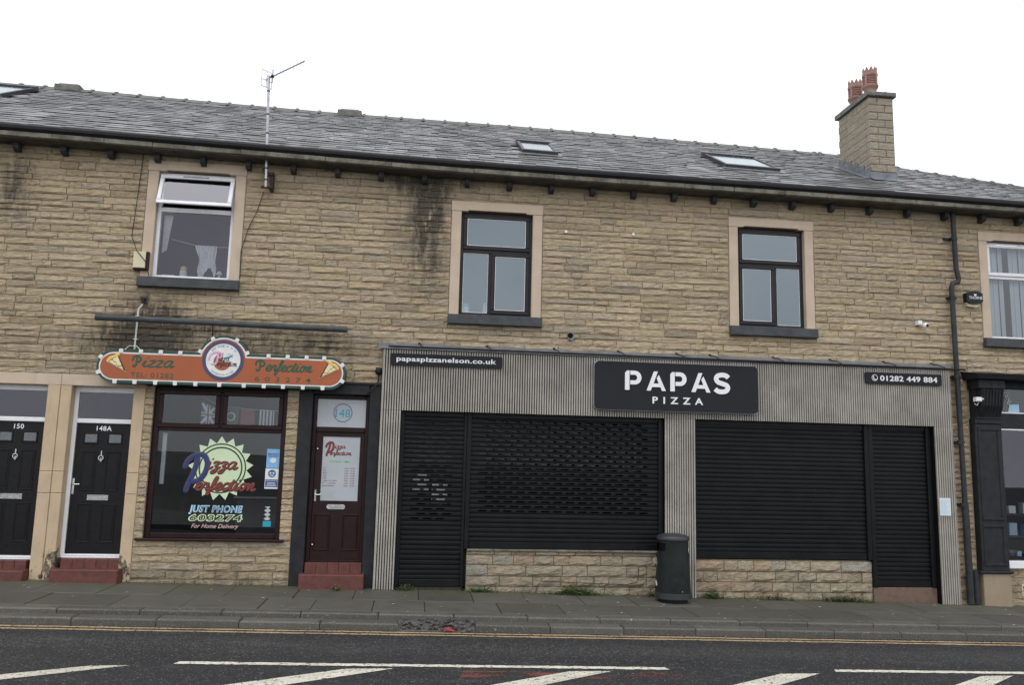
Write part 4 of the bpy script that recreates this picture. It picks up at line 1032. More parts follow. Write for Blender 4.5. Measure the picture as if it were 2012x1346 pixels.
script('lettering', 'izza', 'vred', d, -1.18, 2.075, py-.002, .036, .15, .24, .28, .002); script('lettering', 'erfection', 'vred', d, -1.25, 1.975, py-.002, .038, .31, .24, .28, .002)
text('opening_times', 'OPENING TIMES', 'fgreen', d, -1.1, 1.868, py, .027, .3, .003, 1, 0, .001, 'C')
for k, (a_, b_) in enumerate((('SAT', '5.00 - 12.00'), ('SUN', '5.00 - 12.00'), ('MON', '5.00 - 12.00'), ('TUES', '5.00 - 12.00'), ('WED', '5.00 - 12.00'), ('THURS 11.30  2.00 &', '5.00 - 12.00'), ('FRI     11.30  2.00 &', '5.00 - 12.00'), ('BANK HOLIDAYS', '5.00 - 12.00'))):
    z = 1.775-k*.0365; text('opening_times', a_, 'vred', d, -1.335, z, py, .017, None, .004, 1, 0, .001); text('opening_times', b_, 'vred', d, -.875, z, py, .017, .15, .004, 1, 0, .001, 'R')
doorstep(h148, -1.56, -.655, .438, .295, .12)

# ------------------------------------------------------------------ slatted shopfront
g1 = lambda x: gz(x)
FZ0, FZ1 = 2.65, 3.56
mb = MB(); mb.box(-.515, 8.445, -.128, .03, FZ0+.005, FZ1)
for a, b in ((-.515, -.245), (3.765, 4.215), (8.14, 8.445)): mb.box(a, b, -.128, .03, gz((a+b)/2)-.02, FZ0+.004)
clad = mb.build('shopfront_cladding', 'backing', h146)
P = .0372; nb = int((8.45+.52)/P); bl = MB().box(-.0118, .0118, -.0, .03, -.5, .5, .003); bm, _ = bl.mesh('batten', 'batten', center=False)
posts = [(-.525, -.24), (3.76, 4.22), (8.135, 8.45)]
for k in range(nb+1):
    x = -.505+k*P
    if x > 8.44: break
    post = any(a < x < b for a, b in posts); lo = gz(x)+.005 if post else FZ0
    if post:
        inst('batten', bm, (x, -.157, (FZ0-.002+FZ1)/2), clad, (1, 1, FZ1-FZ0)); inst('batten', bm, (x, -.157, (lo+FZ0-.004)/2), clad, (1, 1, FZ0-.004-lo))
    else: inst('batten', bm, (x, -.157, (FZ0+FZ1)/2), clad, (1, 1, FZ1-FZ0))
for x in (-.5205, 8.449): MB().box(x-.004, x+.004, -.152, .03, gz(x)+.005, FZ1).build('cladding_edge', 'batten', clad)
# lead flashing and lamp bar
mb = MB(); n = 40
for k in range(n):
    a, b = -.60+9.1*k/n, -.60+9.1*(k+1)/n; v = []
    for x in (a, b):
        j = .006*math.sin(x*7)+.004*math.sin(x*23); v += [(x, -.02, 3.665+j), (x, -.175, 3.585+j*.6), (x, -.178, 3.562)]
    mb.add(v, [(0, 1, 4, 3), (1, 2, 5, 4)])
mb.build('flashing', 'lead', h146)
MB().box(-.53, 8.46, -.176, -.136, FZ1+.001, FZ1+.02, .004).build('cladding_cap', 'black_plastic', h146)
t = thing('lamp_bar', (4, -.3, 3.55), 'long thin black lamp bar along the top of the slatted shopfront', 'lamp')
MB().tube([(-.45, -.30, 3.575), (8.62, -.30, 3.555)], .016, 10).build('bar', 'black_plastic', t)
for k, x in enumerate([0.0, 1.02, 2.05, 3.05, 3.98, 4.52, 5.55, 6.5, 7.4, 8.22]):
    m2 = MB().tube([(x, -.02, 3.66), (x+.02, -.14, 3.64), (x+.06, -.30, 3.575)], .008, 6); m2.box(x-.02, x+.02, -.045, -.02, 3.63, 3.68); m2.build('bracket', 'black_plastic', t)
# shutters
SP = .0695
def profile_strip(mb, xa, xb, prof):
    n = len(prof); v = [(xa, y, z) for y, z in prof]+[(xb, y, z) for y, z in prof]
    mb.add(v, [(i, n+i, n+i+1, i+1) for i in range(n-1)])
FULL = [(.002, 0), (-.008, .002), (-.013, .007), (-.0145, .024), (-.0145, .047), (-.012, .054), (-.006, .059), (.004, .061), (.004, .0695)]
def slat_mesh(w_, kind):
    mb = MB()
    if kind == 0: profile_strip(mb, 0, w_, FULL)
    else:
        LO, MI, HI = [p for p in FULL if p[1] <= .024], [(-.0145, .024), (-.0145, .047)], [(-.0145, .047), (-.012, .054), (-.006, .059), (.004, .061), (.004, .0695)]
        profile_strip(mb, 0, w_, LO); profile_strip(mb, 0, w_, HI)
        pit = .188; sw = .128; x = .0; s0 = .13+(pit/2 if kind == 2 else 0)
        xs = s0
        while xs+sw < w_-.1: profile_strip(mb, x, xs, MI); x = xs+sw; xs += pit
        profile_strip(mb, x, w_, MI)
    m, _ = mb.mesh('slat', 'shutter', center=False); return m
def shutter(x0, x1, z0, z1, gl, gr, punched, door):
    """x0..x1 slat run; gl/gr guide rail outer edges"""
    m2 = MB(); m2.box(gl, x0+.012, -.055, .03, z0 if not door else z0, z1, .006); m2.box(x1-.012, gr, -.055, .03, z0, z1, .006); m2.box(x0+.012, x1-.012, -.03, .03, z1-.07, z1+.08, .004)
    sh = m2.build('roller_shutter', 'shutter', h146)
    MB().box(x0+.013, x1-.013, -.028, .004, z0, z0+.1, .006).build('bottom_bar', 'shutter', sh)
    ms = [slat_mesh(x1-x0-.02, k) for k in (0, 1, 2)]; z = z0+.1; k = 0
    while z < z1-.06:
        pu = punched and punched[0] < z < punched[1]
        o = inst('slat', ms[(1+k % 2) if pu else 0], (x0+.01, R.uniform(-.001, .001), z), sh); z += SP; k += 1
    return sh
shutter(-.18, .725, gz(.3)+.05, 2.65, -.238, .757, (1.0, 2.46), True)
shutter(.815, 3.70, .66, 2.65, .759, 3.762, (1.12, 2.56), False)
shutter(4.275, 7.03, .56, 2.65, 4.217, 7.088, None, False)
shutter(7.15, 8.07, .155, 2.65, 7.09, 8.137, None, True)
# shop glazing behind the punched slats
sg = MB(); sg.box(-.24, -.14, .1, .16, .1, 2.7); sg.box(.68, .84, .1, .16, .1, 2.7); sg.box(3.66, 3.76, .1, .16, .66, 2.7); sg.box(.84, 3.66, .1, .16, .66, .74); sg.box(.84, 3.66, .1, .16, 2.62, 2.7); sg.box(-.14, .68, .1, .16, .1, .3)
sg = sg.build('shop_glazing', 'black_upvc', h146)
pane(sg, -.14, .68, .3, 2.7, .13, 'dark_glass'); pane(sg, .84, 3.66, .74, 2.62, .13, 'dark_glass')
for (nm, xa, xb, za, zb_) in (('left', -.02, .22, 1.45, 1.75), ('right', .27, .5, 1.3, 1.6)):
    tag(MB().box(xa, xb, .10, .104, za, zb_).build('door_notice', 'white'), 'white notice glimpsed through the shutter slots, %s of the two' % nm, 'notice')
room(h146, XC+.15, XD-.2, .2, 4.2, -.05, 3.4, 'room_dark')
# plinth walls
for (a, b, zt, sd_) in ((.805, 3.765, .632, 61), (4.215, 7.088, .535, 62)):
    core = MB().box(a, b, .02, .25, -.2, zt).build('stall_riser', 'mortar', h146)
    cs = lay_courses(a, b, gz((a+b)/2)-.06, zt, [], (.14, .165), (.18, .5), sd_)
    stone_objects(core, cs, PLINTH, -.012, 300, g=.007)
    x = a
    if sd_ == 61:
        while x < b-.02:
            L = min(R.uniform(.3, .95), b-x); MB().box(x+.002, x+L-.002, -.05, .1, zt+.001, zt+.028, .004).build('coping_stone', 'cornice', core); x += L
box('door_step_or_gap', 'brown_step', h146, 7.092, 8.137, -.04, .2, gz(7.6)-.06, .153, c=.008)
box('door_step_or_gap', 'joint', h146, -.24, .757, -.02, .2, gz(.3)-.06, gz(.3)+.045, c=.008)  # no step here: dark-coloured block stands in for the shaded gap
# ------------------------------------------------------------------ dark signs
def rrect(x0, x1, z0, z1, r, n=8):
    p = []
    for cx_, cz_, a0 in ((x1-r, z1-r, 0), (x0+r, z1-r, 90), (x0+r, z0+r, 180), (x1-r, z0+r, 270)):
        for k in range(n+1): a = rad(a0+90*k/n); p.append((cx_+r*math.cos(a), cz_+r*math.sin(a)))
    return p
t = thing('shop_sign', (3.92, -.25, 2.75), 'large dark rounded fascia sign with white stencil lettering over the shutters', 'sign')
MB().prism(rrect(2.645, 5.205, 2.755, 3.485, .075), -.25, -.16).build('sign_board', 'sign_black', t)
MB().prism(rrect(2.637, 5.213, 2.747, 3.493, .08), -.215, -.159).build('sign_return', 'steel', t)
sy = -.252
def letter(polys, x, z, w_, h_, name='letter'):
    mb = MB()
    for p in polys: mb.prism([(x+px*w_, z+pz*h_) for px, pz in p], sy-.012, sy)
    return mb.build(name, 'white', t)
def arc(cx_, cz_, rx, rz, a0, a1, n=12): return [(cx_+rx*math.cos(rad(a0+(a1-a0)*k/n)), cz_+rz*math.sin(rad(a0+(a1-a0)*k/n))) for k in range(n+1)]
Pp = [[(0, 0), (.27, 0), (.27, 1), (.12, 1), (0, .88)], [(.32, 1), (.6, 1)]+arc(.6, .645, .4, .355, 90, -90)+[(.32, .29), (.32, .50), (.6, .50)]+arc(.6, .645, .14, .145, -90, 90, 8)+[(.32, .79)]]
Ap = [[(0, 0), (.22, 0), (.3, .19), (.70, .19), (.78, 0), (1, 0), (.66, .84), (.54, .66), (.62, .4), (.385, .4), (.60, 1), (.40, 1)]]
Ap = [[(0, 0), (.21, 0), (.285, .19), (.72, .19), (.79, 0), (1, 0), (.64, .82), (.525, .66), (.63, .375), (.36, .375), (.58, 1), (.38, 1)]]
Sp = None
LX, LZ, LH = 3.107, 3.055, .295
def place(u): return LX+u
for u in (0.0, .705): letter(Pp, place(u), LZ, .255, LH)
for u in (.335, 1.035): letter(Ap, place(u), LZ, .30, LH)
mb = MB(); sx0 = place(1.40); cxs, rz_ = sx0+.115, LH
cl = [(.94, .80), (.78, .91), (.5, .94), (.22, .88), (.12, .72), (.25, .56), (.55, .48), (.82, .4), (.9, .26), (.78, .11), (.5, .06), (.22, .09), (.05, .2)]
cl = smooth_pts(cl, 4); hw = .036
L_, R_ = [], []
for i, p in enumerate(cl):
    q = Vector(((cl[min(i+1, len(cl)-1)][0]-cl[max(i-1, 0)][0])*.235, (cl[min(i+1, len(cl)-1)][1]-cl[max(i-1, 0)][1])*LH)).normalized()
    X, Z = sx0+p[0]*.235, LZ+p[1]*LH
    L_.append((X-q.y*hw, Z+q.x*hw)); R_.append((X+q.y*hw, Z-q.x*hw))
n = len(cl); v = [(x, sy-.012, z) for x, z in L_]+[(x, sy-.012, z) for x, z in R_]+[(x, sy, z) for x, z in L_]+[(x, sy, z) for x, z in R_]; f = []
for i in range(n-1): f += [(n+i, n+i+1, i+1, i), (2*n+i, i, i+1, 2*n+i+1), (n+i, 3*n+i, 3*n+i+1, n+i+1)]
f += [(0, 2*n, 3*n, n), (n-1, 2*n-1, 4*n-1, 3*n-1)]
mb.add(v, f); mb.build('letter', 'white', t)
text('lettering', 'PIZZA', 'white', t, 3.93, 2.865, sy, .105, .79, .02, 1.9, 0, .008, 'C')
t = thing('web_address_sign', (.42, -.18, 3.3), 'narrow dark sign with the white web address at the left of the shopfront', 'sign')
MB().prism(rrect(-.42, 1.245, 3.315, 3.49, .025), -.185, -.159).build('sign_board', 'sign_black', t); text('lettering', 'papaspizzanelson.co.uk', 'white', t, .412, 3.378, -.186, .072, 1.48, .022, 1.05, 0, .006, 'C')
t = thing('phone_number_sign', (7.65, -.18, 3.28), 'small dark sign with the white phone number at the right of the shopfront', 'sign')
MB().prism(rrect(7.0, 8.29, 3.295, 3.475, .03), -.185, -.159).build('sign_board', 'sign_black', t); text('lettering', '01282 449 884', 'white', t, 7.245, 3.345, -.186, .085, .965, .022, 1.05, 0, .006)
MB().ring(7.155, 3.388, .042, .05, -.191, -.186, 28).build('phone_ring', 'white', t); m2 = MB(); ribbon(m2, smooth_pts([(7.138, 3.415), (7.137, 3.385), (7.155, 3.36), (7.175, 3.357)], 5), .017, -.186, .006); m2.build('phone_symbol', 'white', t)
# ------------------------------------------------------------------ orange pizza sign
t = thing('pizza_shop_sign', (-2.79, -.2, 2.92), 'orange rounded pizza sign with green rim and round white logo over the maroon window', 'sign')
def outline(d, n=16):
    zl, zh, xl, xr = 2.915+d, 3.385-d, -4.52+d, -1.05-d; r_ = (zh-zl)/2; zc = (zl+zh)/2; cR = .365-d; ccx, ccz = -2.79, 3.283
    p = [(xl+r_, zl)]+[(xr-r_+r_*math.cos(rad(-90+180*k/n)), zc+r_*math.sin(rad(-90+180*k/n))) for k in range(n+1)]
    a = math.asin((zh-ccz)/cR)
    p += [(ccx+cR*math.cos(a+(math.pi-2*a)*k/(2*n)), ccz+cR*math.sin(a+(math.pi-2*a)*k/(2*n))) for k in range(2*n+1)]
    p += [(xl+r_+r_*math.cos(rad(90+180*k/n)), zc+r_*math.sin(rad(90+180*k/n))) for k in range(n)]
    return p
MB().prism(outline(0), -.225, -.06).build('sign_case', 'sgreen', t); MB().prism(outline(.036), -.231, -.22).build('white_rim', 'swhite', t); MB().prism(outline(.056), -.235, -.225).build('face', 'orange', t)
def tabat(x, z, ang): 
    c_, s_ = math.cos(ang), math.sin(ang); q = [(-.03, -.026), (.03, -.026), (.024, .026), (-.024, .026)]
    MB().prism([(x+u*c_-w_*s_, z+u*s_+w_*c_) for u, w_ in q], -.242, -.2).build('rim_clip', 'swhite', t)
for x in (-4.2, -3.93, -3.66, -3.39): tabat(x, 3.372, 0)
for x in (-2.16, -1.89, -1.62, -1.37): tabat(x, 3.372, 0)
for x in (-4.25, -3.98, -3.70, -3.43, -3.15, -2.82, -2.48, -2.2, -1.93, -1.65, -1.37): tabat(x, 2.928, math.pi)
for a in (60, 118, 20, 160): tabat(-2.79+.35*math.cos(rad(a)), 3.283+.35*math.sin(rad(a)), rad(a-90))
for (cx_, a) in ((-4.285, 145), (-4.285, 205), (-1.285, 35), (-1.285, -30)): tabat(cx_+.222*math.cos(rad(a)), 3.15+.222*math.sin(rad(a)), rad(a-90))
cx, cz = -2.79, 3.283; fy = -.2355
MB().disc(cx, cz, .29, fy-.003, fy, 56).build('logo_ring', 'sblue', t); MB().disc(cx, cz, .24, fy-.006, fy-.002, 56).build('logo_disc', 'swhite', t)
def arctext(body, r_, a0, a1, h, mat, flip=False):
    cs = list(body); n = len(cs)
    for k, ch in enumerate(cs):
        if ch == ' ': continue
        a = rad(a0+(a1-a0)*k/(n-1)); th = a-math.pi/2 if not flip else a+math.pi/2
        cu = bpy.data.curves.new('t', 'FONT'); cu.body = ch; cu.size = h/.73; cu.resolution_u = 1; ob = bpy.data.objects.new('t', cu); m = bpy.data.meshes.new_from_object(ob)
        vv = [tuple(v_.co) for v_ in m.vertices]; fs = [tuple(p_.vertices) for p_ in m.polygons]; bpy.data.objects.remove(ob); bpy.data.meshes.remove(m)
        wd = max(v_[0] for v_ in vv)+min(v_[0] for v_ in vv); c_, s_ = math.cos(th), math.sin(th)
        arcmb.add([(cx+r_*math.cos(a)+(v_[0]-wd/2)*c_-v_[1]*s_, fy-.0072, cz+r_*math.sin(a)+(v_[0]-wd/2)*s_+v_[1]*c_) for v_ in vv], fs)
arcmb = MB(); arctext('JUST PHONE 60 32 74', .195, 140, 40, .03, 'sblack'); arcmb.build('logo_lettering', 'sblack', t)
arcmb = MB(); arctext('FOR PERFECTION IN PIZZA', .222, 227, 313, .024, 'vgrey', True); arcmb.build('logo_lettering', 'vgrey', t)
pts = [(-2.8, 3.262), (-2.68, 3.262)]+[(-2.80+.118*math.cos(rad(a)), 3.262+.118*math.sin(rad(a))) for a in range(-8, -271, -12)]
pts = [(-2.795, 3.265), (-2.67, 3.262)]+[(-2.80+(.12+.004*(k % 2))*math.cos(rad(-10-k*8)), 3.26+(.12+.004*(k % 2))*math.sin(rad(-10-k*8))) for k in range(33)]+[(-2.795, 3.40)]
MB().prism(pts, fy-.008, fy-.0062).build('logo_pizza', 'orange', t)
m2 = MB(); ribbon(m2, smooth_pts([(-2.985, 3.28), (-2.97, 3.35), (-2.90, 3.395), (-2.83, 3.385), (-2.815, 3.34), (-2.85, 3.31)], 5), .028, fy-.0085, .002); ribbon(m2, smooth_pts([(-2.865, 3.37), (-2.87, 3.28), (-2.9, 3.225), (-2.95, 3.225)], 5), .03, fy-.0085, .0024); m2.build('logo_letter', 'spink', t)
m2 = MB(); ribbon(m2, smooth_pts([(-2.78, 3.31), (-2.74, 3.325), (-2.70, 3.335), (-2.665, 3.36)], 4), .022, fy-.0085, .002); ribbon(m2, smooth_pts([(-2.73, 3.38), (-2.685, 3.36), (-2.66, 3.32)], 4), .006, fy-.0085, .002); m2.build('logo_chilli', 'teal', t)
script('logo_lettering', 'iZZa', 'sblack', t, -2.855, 3.275, fy-.0105, .045, .15, .15, .2, .002); script('logo_lettering', 'erfection', 'sblack', t, -2.875, 3.203, fy-.0105, .045, .28, .15, .2, .002)
def signP(x, z, h, wd):
    m3 = MB()
    for s_ in ([(.0, .55), (.08, .85), (.4, 1.0), (.8, .95), (1., .72), (.85, .5), (.6, .46)], [(.52, .92), (.5, .5), (.42, .12), (.2, .02), (.08, .16)]): ribbon(m3, [(x+px*wd, z+pz*h) for px, pz in smooth_pts(s_, 5)], .21*h, fy, .003)
    m3.build('letter', 'sgreen2', t)
signP(-4.03, 3.15, .155, .11); script('lettering', 'iZZa', 'sgreen2', t, -3.89, 3.155, fy, .092, .42, .3, .25, .003); text('lettering', 'TEL: 01282', 'sgreen2', t, -4.045, 3.0, fy, .073, .585, .006, 1.1, 0, .002)
signP(-2.33, 3.15, .155, .12); script('lettering', 'erfection', 'sgreen2', t, -2.19, 3.155, fy, .088, .65, .3, .25, .003); text('lettering', '6 0 3 2 7 4', 'sgreen2', t, -2.335, 3.0, fy, .073, .79, .008, 1.15, 0, .002)
def slice_(x, m):
    s = m; X_ = lambda u: x+s*u
    MB().prism([(X_(0), 3.205), (X_(.14), 3.31), (X_(.26), 3.07)], fy-.003, fy).build('slice_base', 'sblack', t)
    MB().prism([(X_(.02), 3.207), (X_(.132), 3.292), (X_(.225), 3.1)], fy-.006, fy-.0025).build('slice_cheese', 'scream', t)
    m3 = MB(); ribbon(m3, smooth_pts([(X_(.0), 3.215), (X_(.04), 3.262), (X_(.09), 3.282), (X_(.15), 3.325)], 4), .045, fy-.003, .006); m3.build('slice_crust', 'syellow', t)
    m3 = MB(); ribbon(m3, [(X_(0), 3.205), (X_(.265), 3.068)], .01, fy-.003, .005); m3.build('slice_edge', 'scream', t)
    m3 = MB(); q = random.Random(4)
    for k in range(7): m3.disc(X_(.07+.02*k), 3.235-.018*k+q.uniform(-.01, .03), .008, fy-.0075, fy-.0055, 8)
    m3.build('slice_toppings', 'vred', t)
slice_(-4.37, 1); slice_(-1.165, -1)
# lighting trough above the sign
t = thing('sign_light_trough', (-2.8, -.25, 3.8), 'long dark grey lighting trough on the wall above the orange sign', 'light')
MB().tube([(-4.58, -.25, 3.835), (-4.15, -.25, 3.832)], .047, 14).build('end_section', 'sill', t, True); MB().tube([(-4.148, -.25, 3.832), (-1.06, -.25, 3.80)], .044, 14).build('tube', 'sill', t, True)
for x in (-4.3, -2.8, -1.4): MB().tube([(x, .03, 3.83), (x, -.24, 3.82)], .014, 6).build('bracket', 'black_plastic', t)
t = thing('white_conduit', (-4.05, -.04, 3.4), 'white conduit running down the wall from a grey dome to the orange sign', 'conduit')
MB().tube([(-4.02, -.05, 4.13), (-4.03, -.05, 4.07), (-4.075, -.04, 4.02), (-4.08, -.04, 3.98), (-4.085, -.04, 3.42)], .013, 8).build('pipe', 'wpipe', t, True)
MB().sphere((-4.02, -.05, 4.2), .055, 8, (1, 1, .8)).build('dome', 'cornice', t, True); MB().tube([(-4.02, -.04, 4.17), (-4.02, -.04, 4.09)], .03, 8).build('dome_neck', 'black_plastic', t)
for z in (3.56, 3.9): MB().box(-4.115, -4.055, -.05, -.0, z, z+.015).build('clip', 'wpipe', t)
MB().tube([(-4.2, -.1, 3.40), (-4.14, -.1, 3.46), (-4.04, -.1, 3.46), (-3.98, -.1, 3.40)], .007, 6).build('hoop', 'wpipe', t)
tag(MB().tube(smooth_3d := [(-2.98, -.2, 3.80), (-2.99, -.12, 3.66), (-3.05, -.05, 3.55), (-3.16, -.05, 3.44), (-3.2, -.08, 3.38)], .008, 6).build('trough_cable', 'cable'), 'black cable looping from the lighting trough to the orange sign', 'cable')
# ------------------------------------------------------------------ alarm boxes, cameras, cables, aerial
t = thing('alarm_box', (-4.11, -.05, 4.6), 'cream alarm box on the wall left of the open white window', 'alarm box')
MB().prism([(-4.2, 4.62), (-4.03, 4.62), (-4.03, 4.86), (-4.2, 4.86)], -.085, .0).build('cover', 'cream', t); MB().box(-4.028, -3.995, -.08, 0, 4.6, 4.865, .006).build('side', 'black_plastic', t); MB().box(-4.2, -4.0, -.075, 0, 4.59, 4.617, .006).build('base', 'black_plastic', t)
tag(MB().tube([(-4.21, -.02, 6.38), (-4.24, -.025, 5.7), (-4.27, -.03, 5.1), (-4.16, -.1, 4.87), (-4.03, -.095, 4.72), (-3.97, -.05, 4.5)], .006, 6).build('alarm_cable', 'cable'), 'thin brown cable hanging down the wall to the cream alarm box', 'cable')
t = thing('alarm_box', (9.0, -.05, 4.6), 'black curved alarm box with white name lettering beside the right edge window', 'alarm box')
MB().prism([(8.86, 4.72), (8.9, 4.69), (9.0, 4.675), (9.1, 4.69), (9.145, 4.72), (9.145, 4.855), (9.07, 4.88), (9.0, 4.887), (8.93, 4.88), (8.86, 4.855)], -.1, 0).build('cover', 'black_plastic', t)
MB().prism([(8.87, 4.70), (8.9, 4.64), (9.05, 4.625), (9.11, 4.66), (9.12, 4.70)], -.06, 0).build('lower_cover', 'cream', t); text('lettering', 'THORNE', 'white', t, 9.015, 4.755, -.102, .05, .235, .0, 1, 0, .002, 'C')
MB().prism([(8.99, 4.845), (8.99, 4.82), (9.01, 4.805), (9.03, 4.82), (9.03, 4.845), (9.01, 4.835)], -.105, -.1).build('crest', 'white', t)
t = thing('security_camera', (8.06, -.08, 4.28), 'white ball security camera on a square bracket right of the black windows', 'camera')
MB().box(8.0, 8.07, -.09, .0, 4.29, 4.36, .006).build('bracket', 'upvc', t); MB().sphere((8.115, -.1, 4.275), .048, 10).build('ball', 'upvc', t, True); MB().sphere((8.12, -.13, 4.272), .028, 8).build('lens', 'black_plastic', t, True)
t = thing('security_camera', (8.87, -.2, 3.1), 'white camera on the side of the black pilaster capital', 'camera')
MB().box(8.80, 8.90, -.28, -.2, 3.06, 3.13, .01).build('body', 'upvc', t); MB().tube([(8.9, -.25, 3.10), (8.93, -.27, 3.095)], .022, 10).build('lens', 'steel', t, True); MB().tube([(8.8, -.22, 3.03), (8.84, -.23, 3.0), (8.87, -.23, 3.05)], .006, 6).build('lead', 'upvc', t)
t = thing('dome_lamp', (-.57, -.07, 3.2), 'small round black lamp on the wall left of the slatted shopfront', 'lamp')
MB().sphere((-.585, -.07, 3.22), .055, 8).build('ball', 'black_plastic', t, True); MB().box(-.63, -.54, -.04, 0, 3.24, 3.28).build('mount', 'black_plastic', t)
tag(MB().tube([(-.585, -.03, 3.17), (-.585, -.035, 3.08), (-.62, -.06, 3.0), (-.7, -.06, 2.92), (-.76, -.035, 2.87)], .008, 6).build('lamp_cable', 'cable'), 'black cable hanging from the round lamp over the maroon door', 'cable')
tag(MB().tube([(-2.43, -.02, 5.9), (-2.5, -.025, 5.6), (-2.62, -.025, 5.3), (-2.70, -.02, 4.95), (-2.69, -.02, 4.55)], .006, 6).build('aerial_cable', 'cable'), 'thin brown cable running from the aerial bracket down beside the window', 'cable')
t = thing('television_aerial', (-2.4, -.15, 5.9), 'tall grey television aerial on a mast bracketed to the wall', 'aerial')
MB().tube([(-2.375, -.18, 5.92), (-2.44, -.18, 7.68)], .021, 10).build('mast', 'steel', t, True)
for z in (6.02, 6.2, 6.4, 6.75, 7.05, 7.42): MB().tube([(-2.375-.065*(z-5.92)/1.76, -.18, z), (-2.375-.065*(z-5.92)/1.76, -.18, z+.02)], .025, 10).build('band', 'gutter', t)
m2 = MB().box(-2.335, -2.285, -.12, .01, 5.9, 6.17, .004); m2.box(-2.45, -2.29, -.15, -.1, 5.92, 5.95); m2.box(-2.42, -2.29, -.15, -.1, 6.12, 6.15); m2.prism([(-2.46, 6.22), (-2.42, 6.15), (-2.39, 6.19), (-2.40, 6.24)], -.14, .0); m2.build('bracket', 'rust', t)
A0, A1 = Vector((-2.5, -.08, 7.66)), Vector((-1.83, -.77, 7.67)); dv = (A1-A0).normalized(); pv = Vector((0, 0, 1)); qv = dv.cross(pv)
MB().tube([A0, A1], .011, 8).build('boom', 'steel', t)
for k in range(9):
    p = A0+dv*(.28+k*.083); MB().tube([p-pv*.085, p+pv*.085], .004, 6).build('element', 'steel', t)
m2 = MB(); c0 = A0+dv*.02
for u in (-.09, 0, .09): m2.tube([c0+qv*u-pv*.13, c0+qv*u+pv*.13], .009, 6)
for w_ in (-.13, -.02, .13): m2.tube([c0-qv*.095+pv*w_, c0+qv*.095+pv*w_], .009, 6)
m2.build('reflector', 'upvc', t); p = A0+dv*.17; m2 = MB().tube([p-pv*.11-dv*.015, p+pv*.11-dv*.015, p+pv*.11+dv*.015, p-pv*.11+dv*.015], .006, 6); m2.build('dipole', 'steel', t); MB().sphere(A0+dv*.17, .03, 6).build('dipole_box', 'black_plastic', t)
# wall fittings
for nm, x, z in (('left', 2.21, 5.53), ('right', 3.29, 5.55)):
    tag(MB().disc(x, z, .022, -.04, .02, 14).build('wall_fixing', 'upvc'), 'white round wall fixing between the black windows, %s of the two' % nm, 'fixing')
t = thing('vent_hole', (2.31, 0, 3.8), 'broken dark vent hole with pale mortar edge above the slatted shopfront', 'hole')
m2 = MB(); q = random.Random(8)
op_ = [(2.31+(.062+q.uniform(-.012, .02))*math.cos(2*math.pi*k/14), 3.875+(.058+q.uniform(-.012, .02))*math.sin(2*math.pi*k/14)) for k in range(14)]; m2.prism(op_, -.034, .03); m2.build('mortar_edge', 'lead', t)
MB().disc(2.302, 3.885, .042, -.038, -.032, 14).build('hole', 'backing', t)
# downpipe
t = h144
dp = MB().tube([(8.69, -.1, 6.30), (8.70, -.1, 5.25), (8.735, -.1, 5.08), (8.72, -.1, 5.03), (8.62, -.1, 4.99), (8.60, -.1, 4.93), (8.615, -.1, 3.5), (8.635, -.1, 1.4)], .04, 12).build('downpipe', 'pipe', t, True)
MB().tube([(8.635, -.1, 1.42), (8.645, -.1, gz(8.6)+.02)], .052, 12).build('lower_pipe', 'pipe', dp, True); MB().tube([(8.76, -.08, .42), (8.765, -.08, gz(8.7)+.02)], .045, 12).build('stub_pipe', 'pipe', dp, True)
for z in (5.75, 4.75, 3.45, 2.4, 1.42): MB().box(8.55, 8.72, -.06, .0, z, z+.03).build('pipe_clip', 'pipe', dp); MB().tube([(8.69 if z > 5.2 else 8.61, -.1, z-.02), (8.69 if z > 5.2 else 8.61, -.1, z+.04)], .05, 12).build('pipe_collar', 'pipe', dp, True)
# ------------------------------------------------------------------ black pilaster shopfront (right edge)
pl = MB(); pl.box(8.86, 9.32, -.12, .05, .42, 2.72, .008); pl = pl.build('pilaster', 'charcoal', h144)
frame_bars(MB(), 8.90, 9.28, 1.2, 2.66, .05, -.135, -.119, .008).build('pilaster_panel', 'charcoal', pl); frame_bars(MB(), 8.90, 9.28, .5, 1.14, .05, -.135, -.119, .008).build('pilaster_panel', 'charcoal', pl)
MB().box(8.80, 9.36, -.16, .05, .385, .425, .012).build('pilaster_base', 'charcoal', pl)
cap = MB(); cap.box(8.86, 9.32, -.14, .05, 2.72, 2.8, .006); cap.prism([(8.88, 2.8), (9.3, 2.8), (9.3, 3.42), (8.88, 3.42)], -.16, .05)
v = [(8.9, -.16, 2.82), (9.28, -.16, 2.82), (9.28, -.24, 3.0), (8.9, -.24, 3.0), (8.9, -.28, 3.26), (9.28, -.28, 3.26), (9.28, -.16, 3.26), (8.9, -.16, 3.26)]
cap.add(v, [(0, 1, 2, 3), (3, 2, 5, 4), (4, 5, 6, 7), (0, 3, 4, 7), (1, 6, 5, 2)])
for k in range(7):
    xx = 8.925+k*.053; cap.add([(xx, -.162, 2.82), (xx+.025, -.162, 2.82), (xx+.025, -.252, 3.0), (xx, -.252, 3.0), (xx+.025, -.292, 3.25), (xx, -.292, 3.25), (xx+.025, -.2, 3.25), (xx, -.2, 3.25)], [(0, 1, 2, 3), (3, 2, 4, 5), (5, 4, 6, 7), (0, 3, 5, 7), (1, 6, 4, 2)])
cap.box(8.86, 9.32, -.27, .05, 3.27, 3.42, .01)
for k in range(3): cap.prism([(8.93+k*.125, 3.36), (9.0+k*.125, 3.36), (8.965+k*.125, 3.32)], -.276, -.26)
cap.build('console_bracket', 'charcoal', pl)
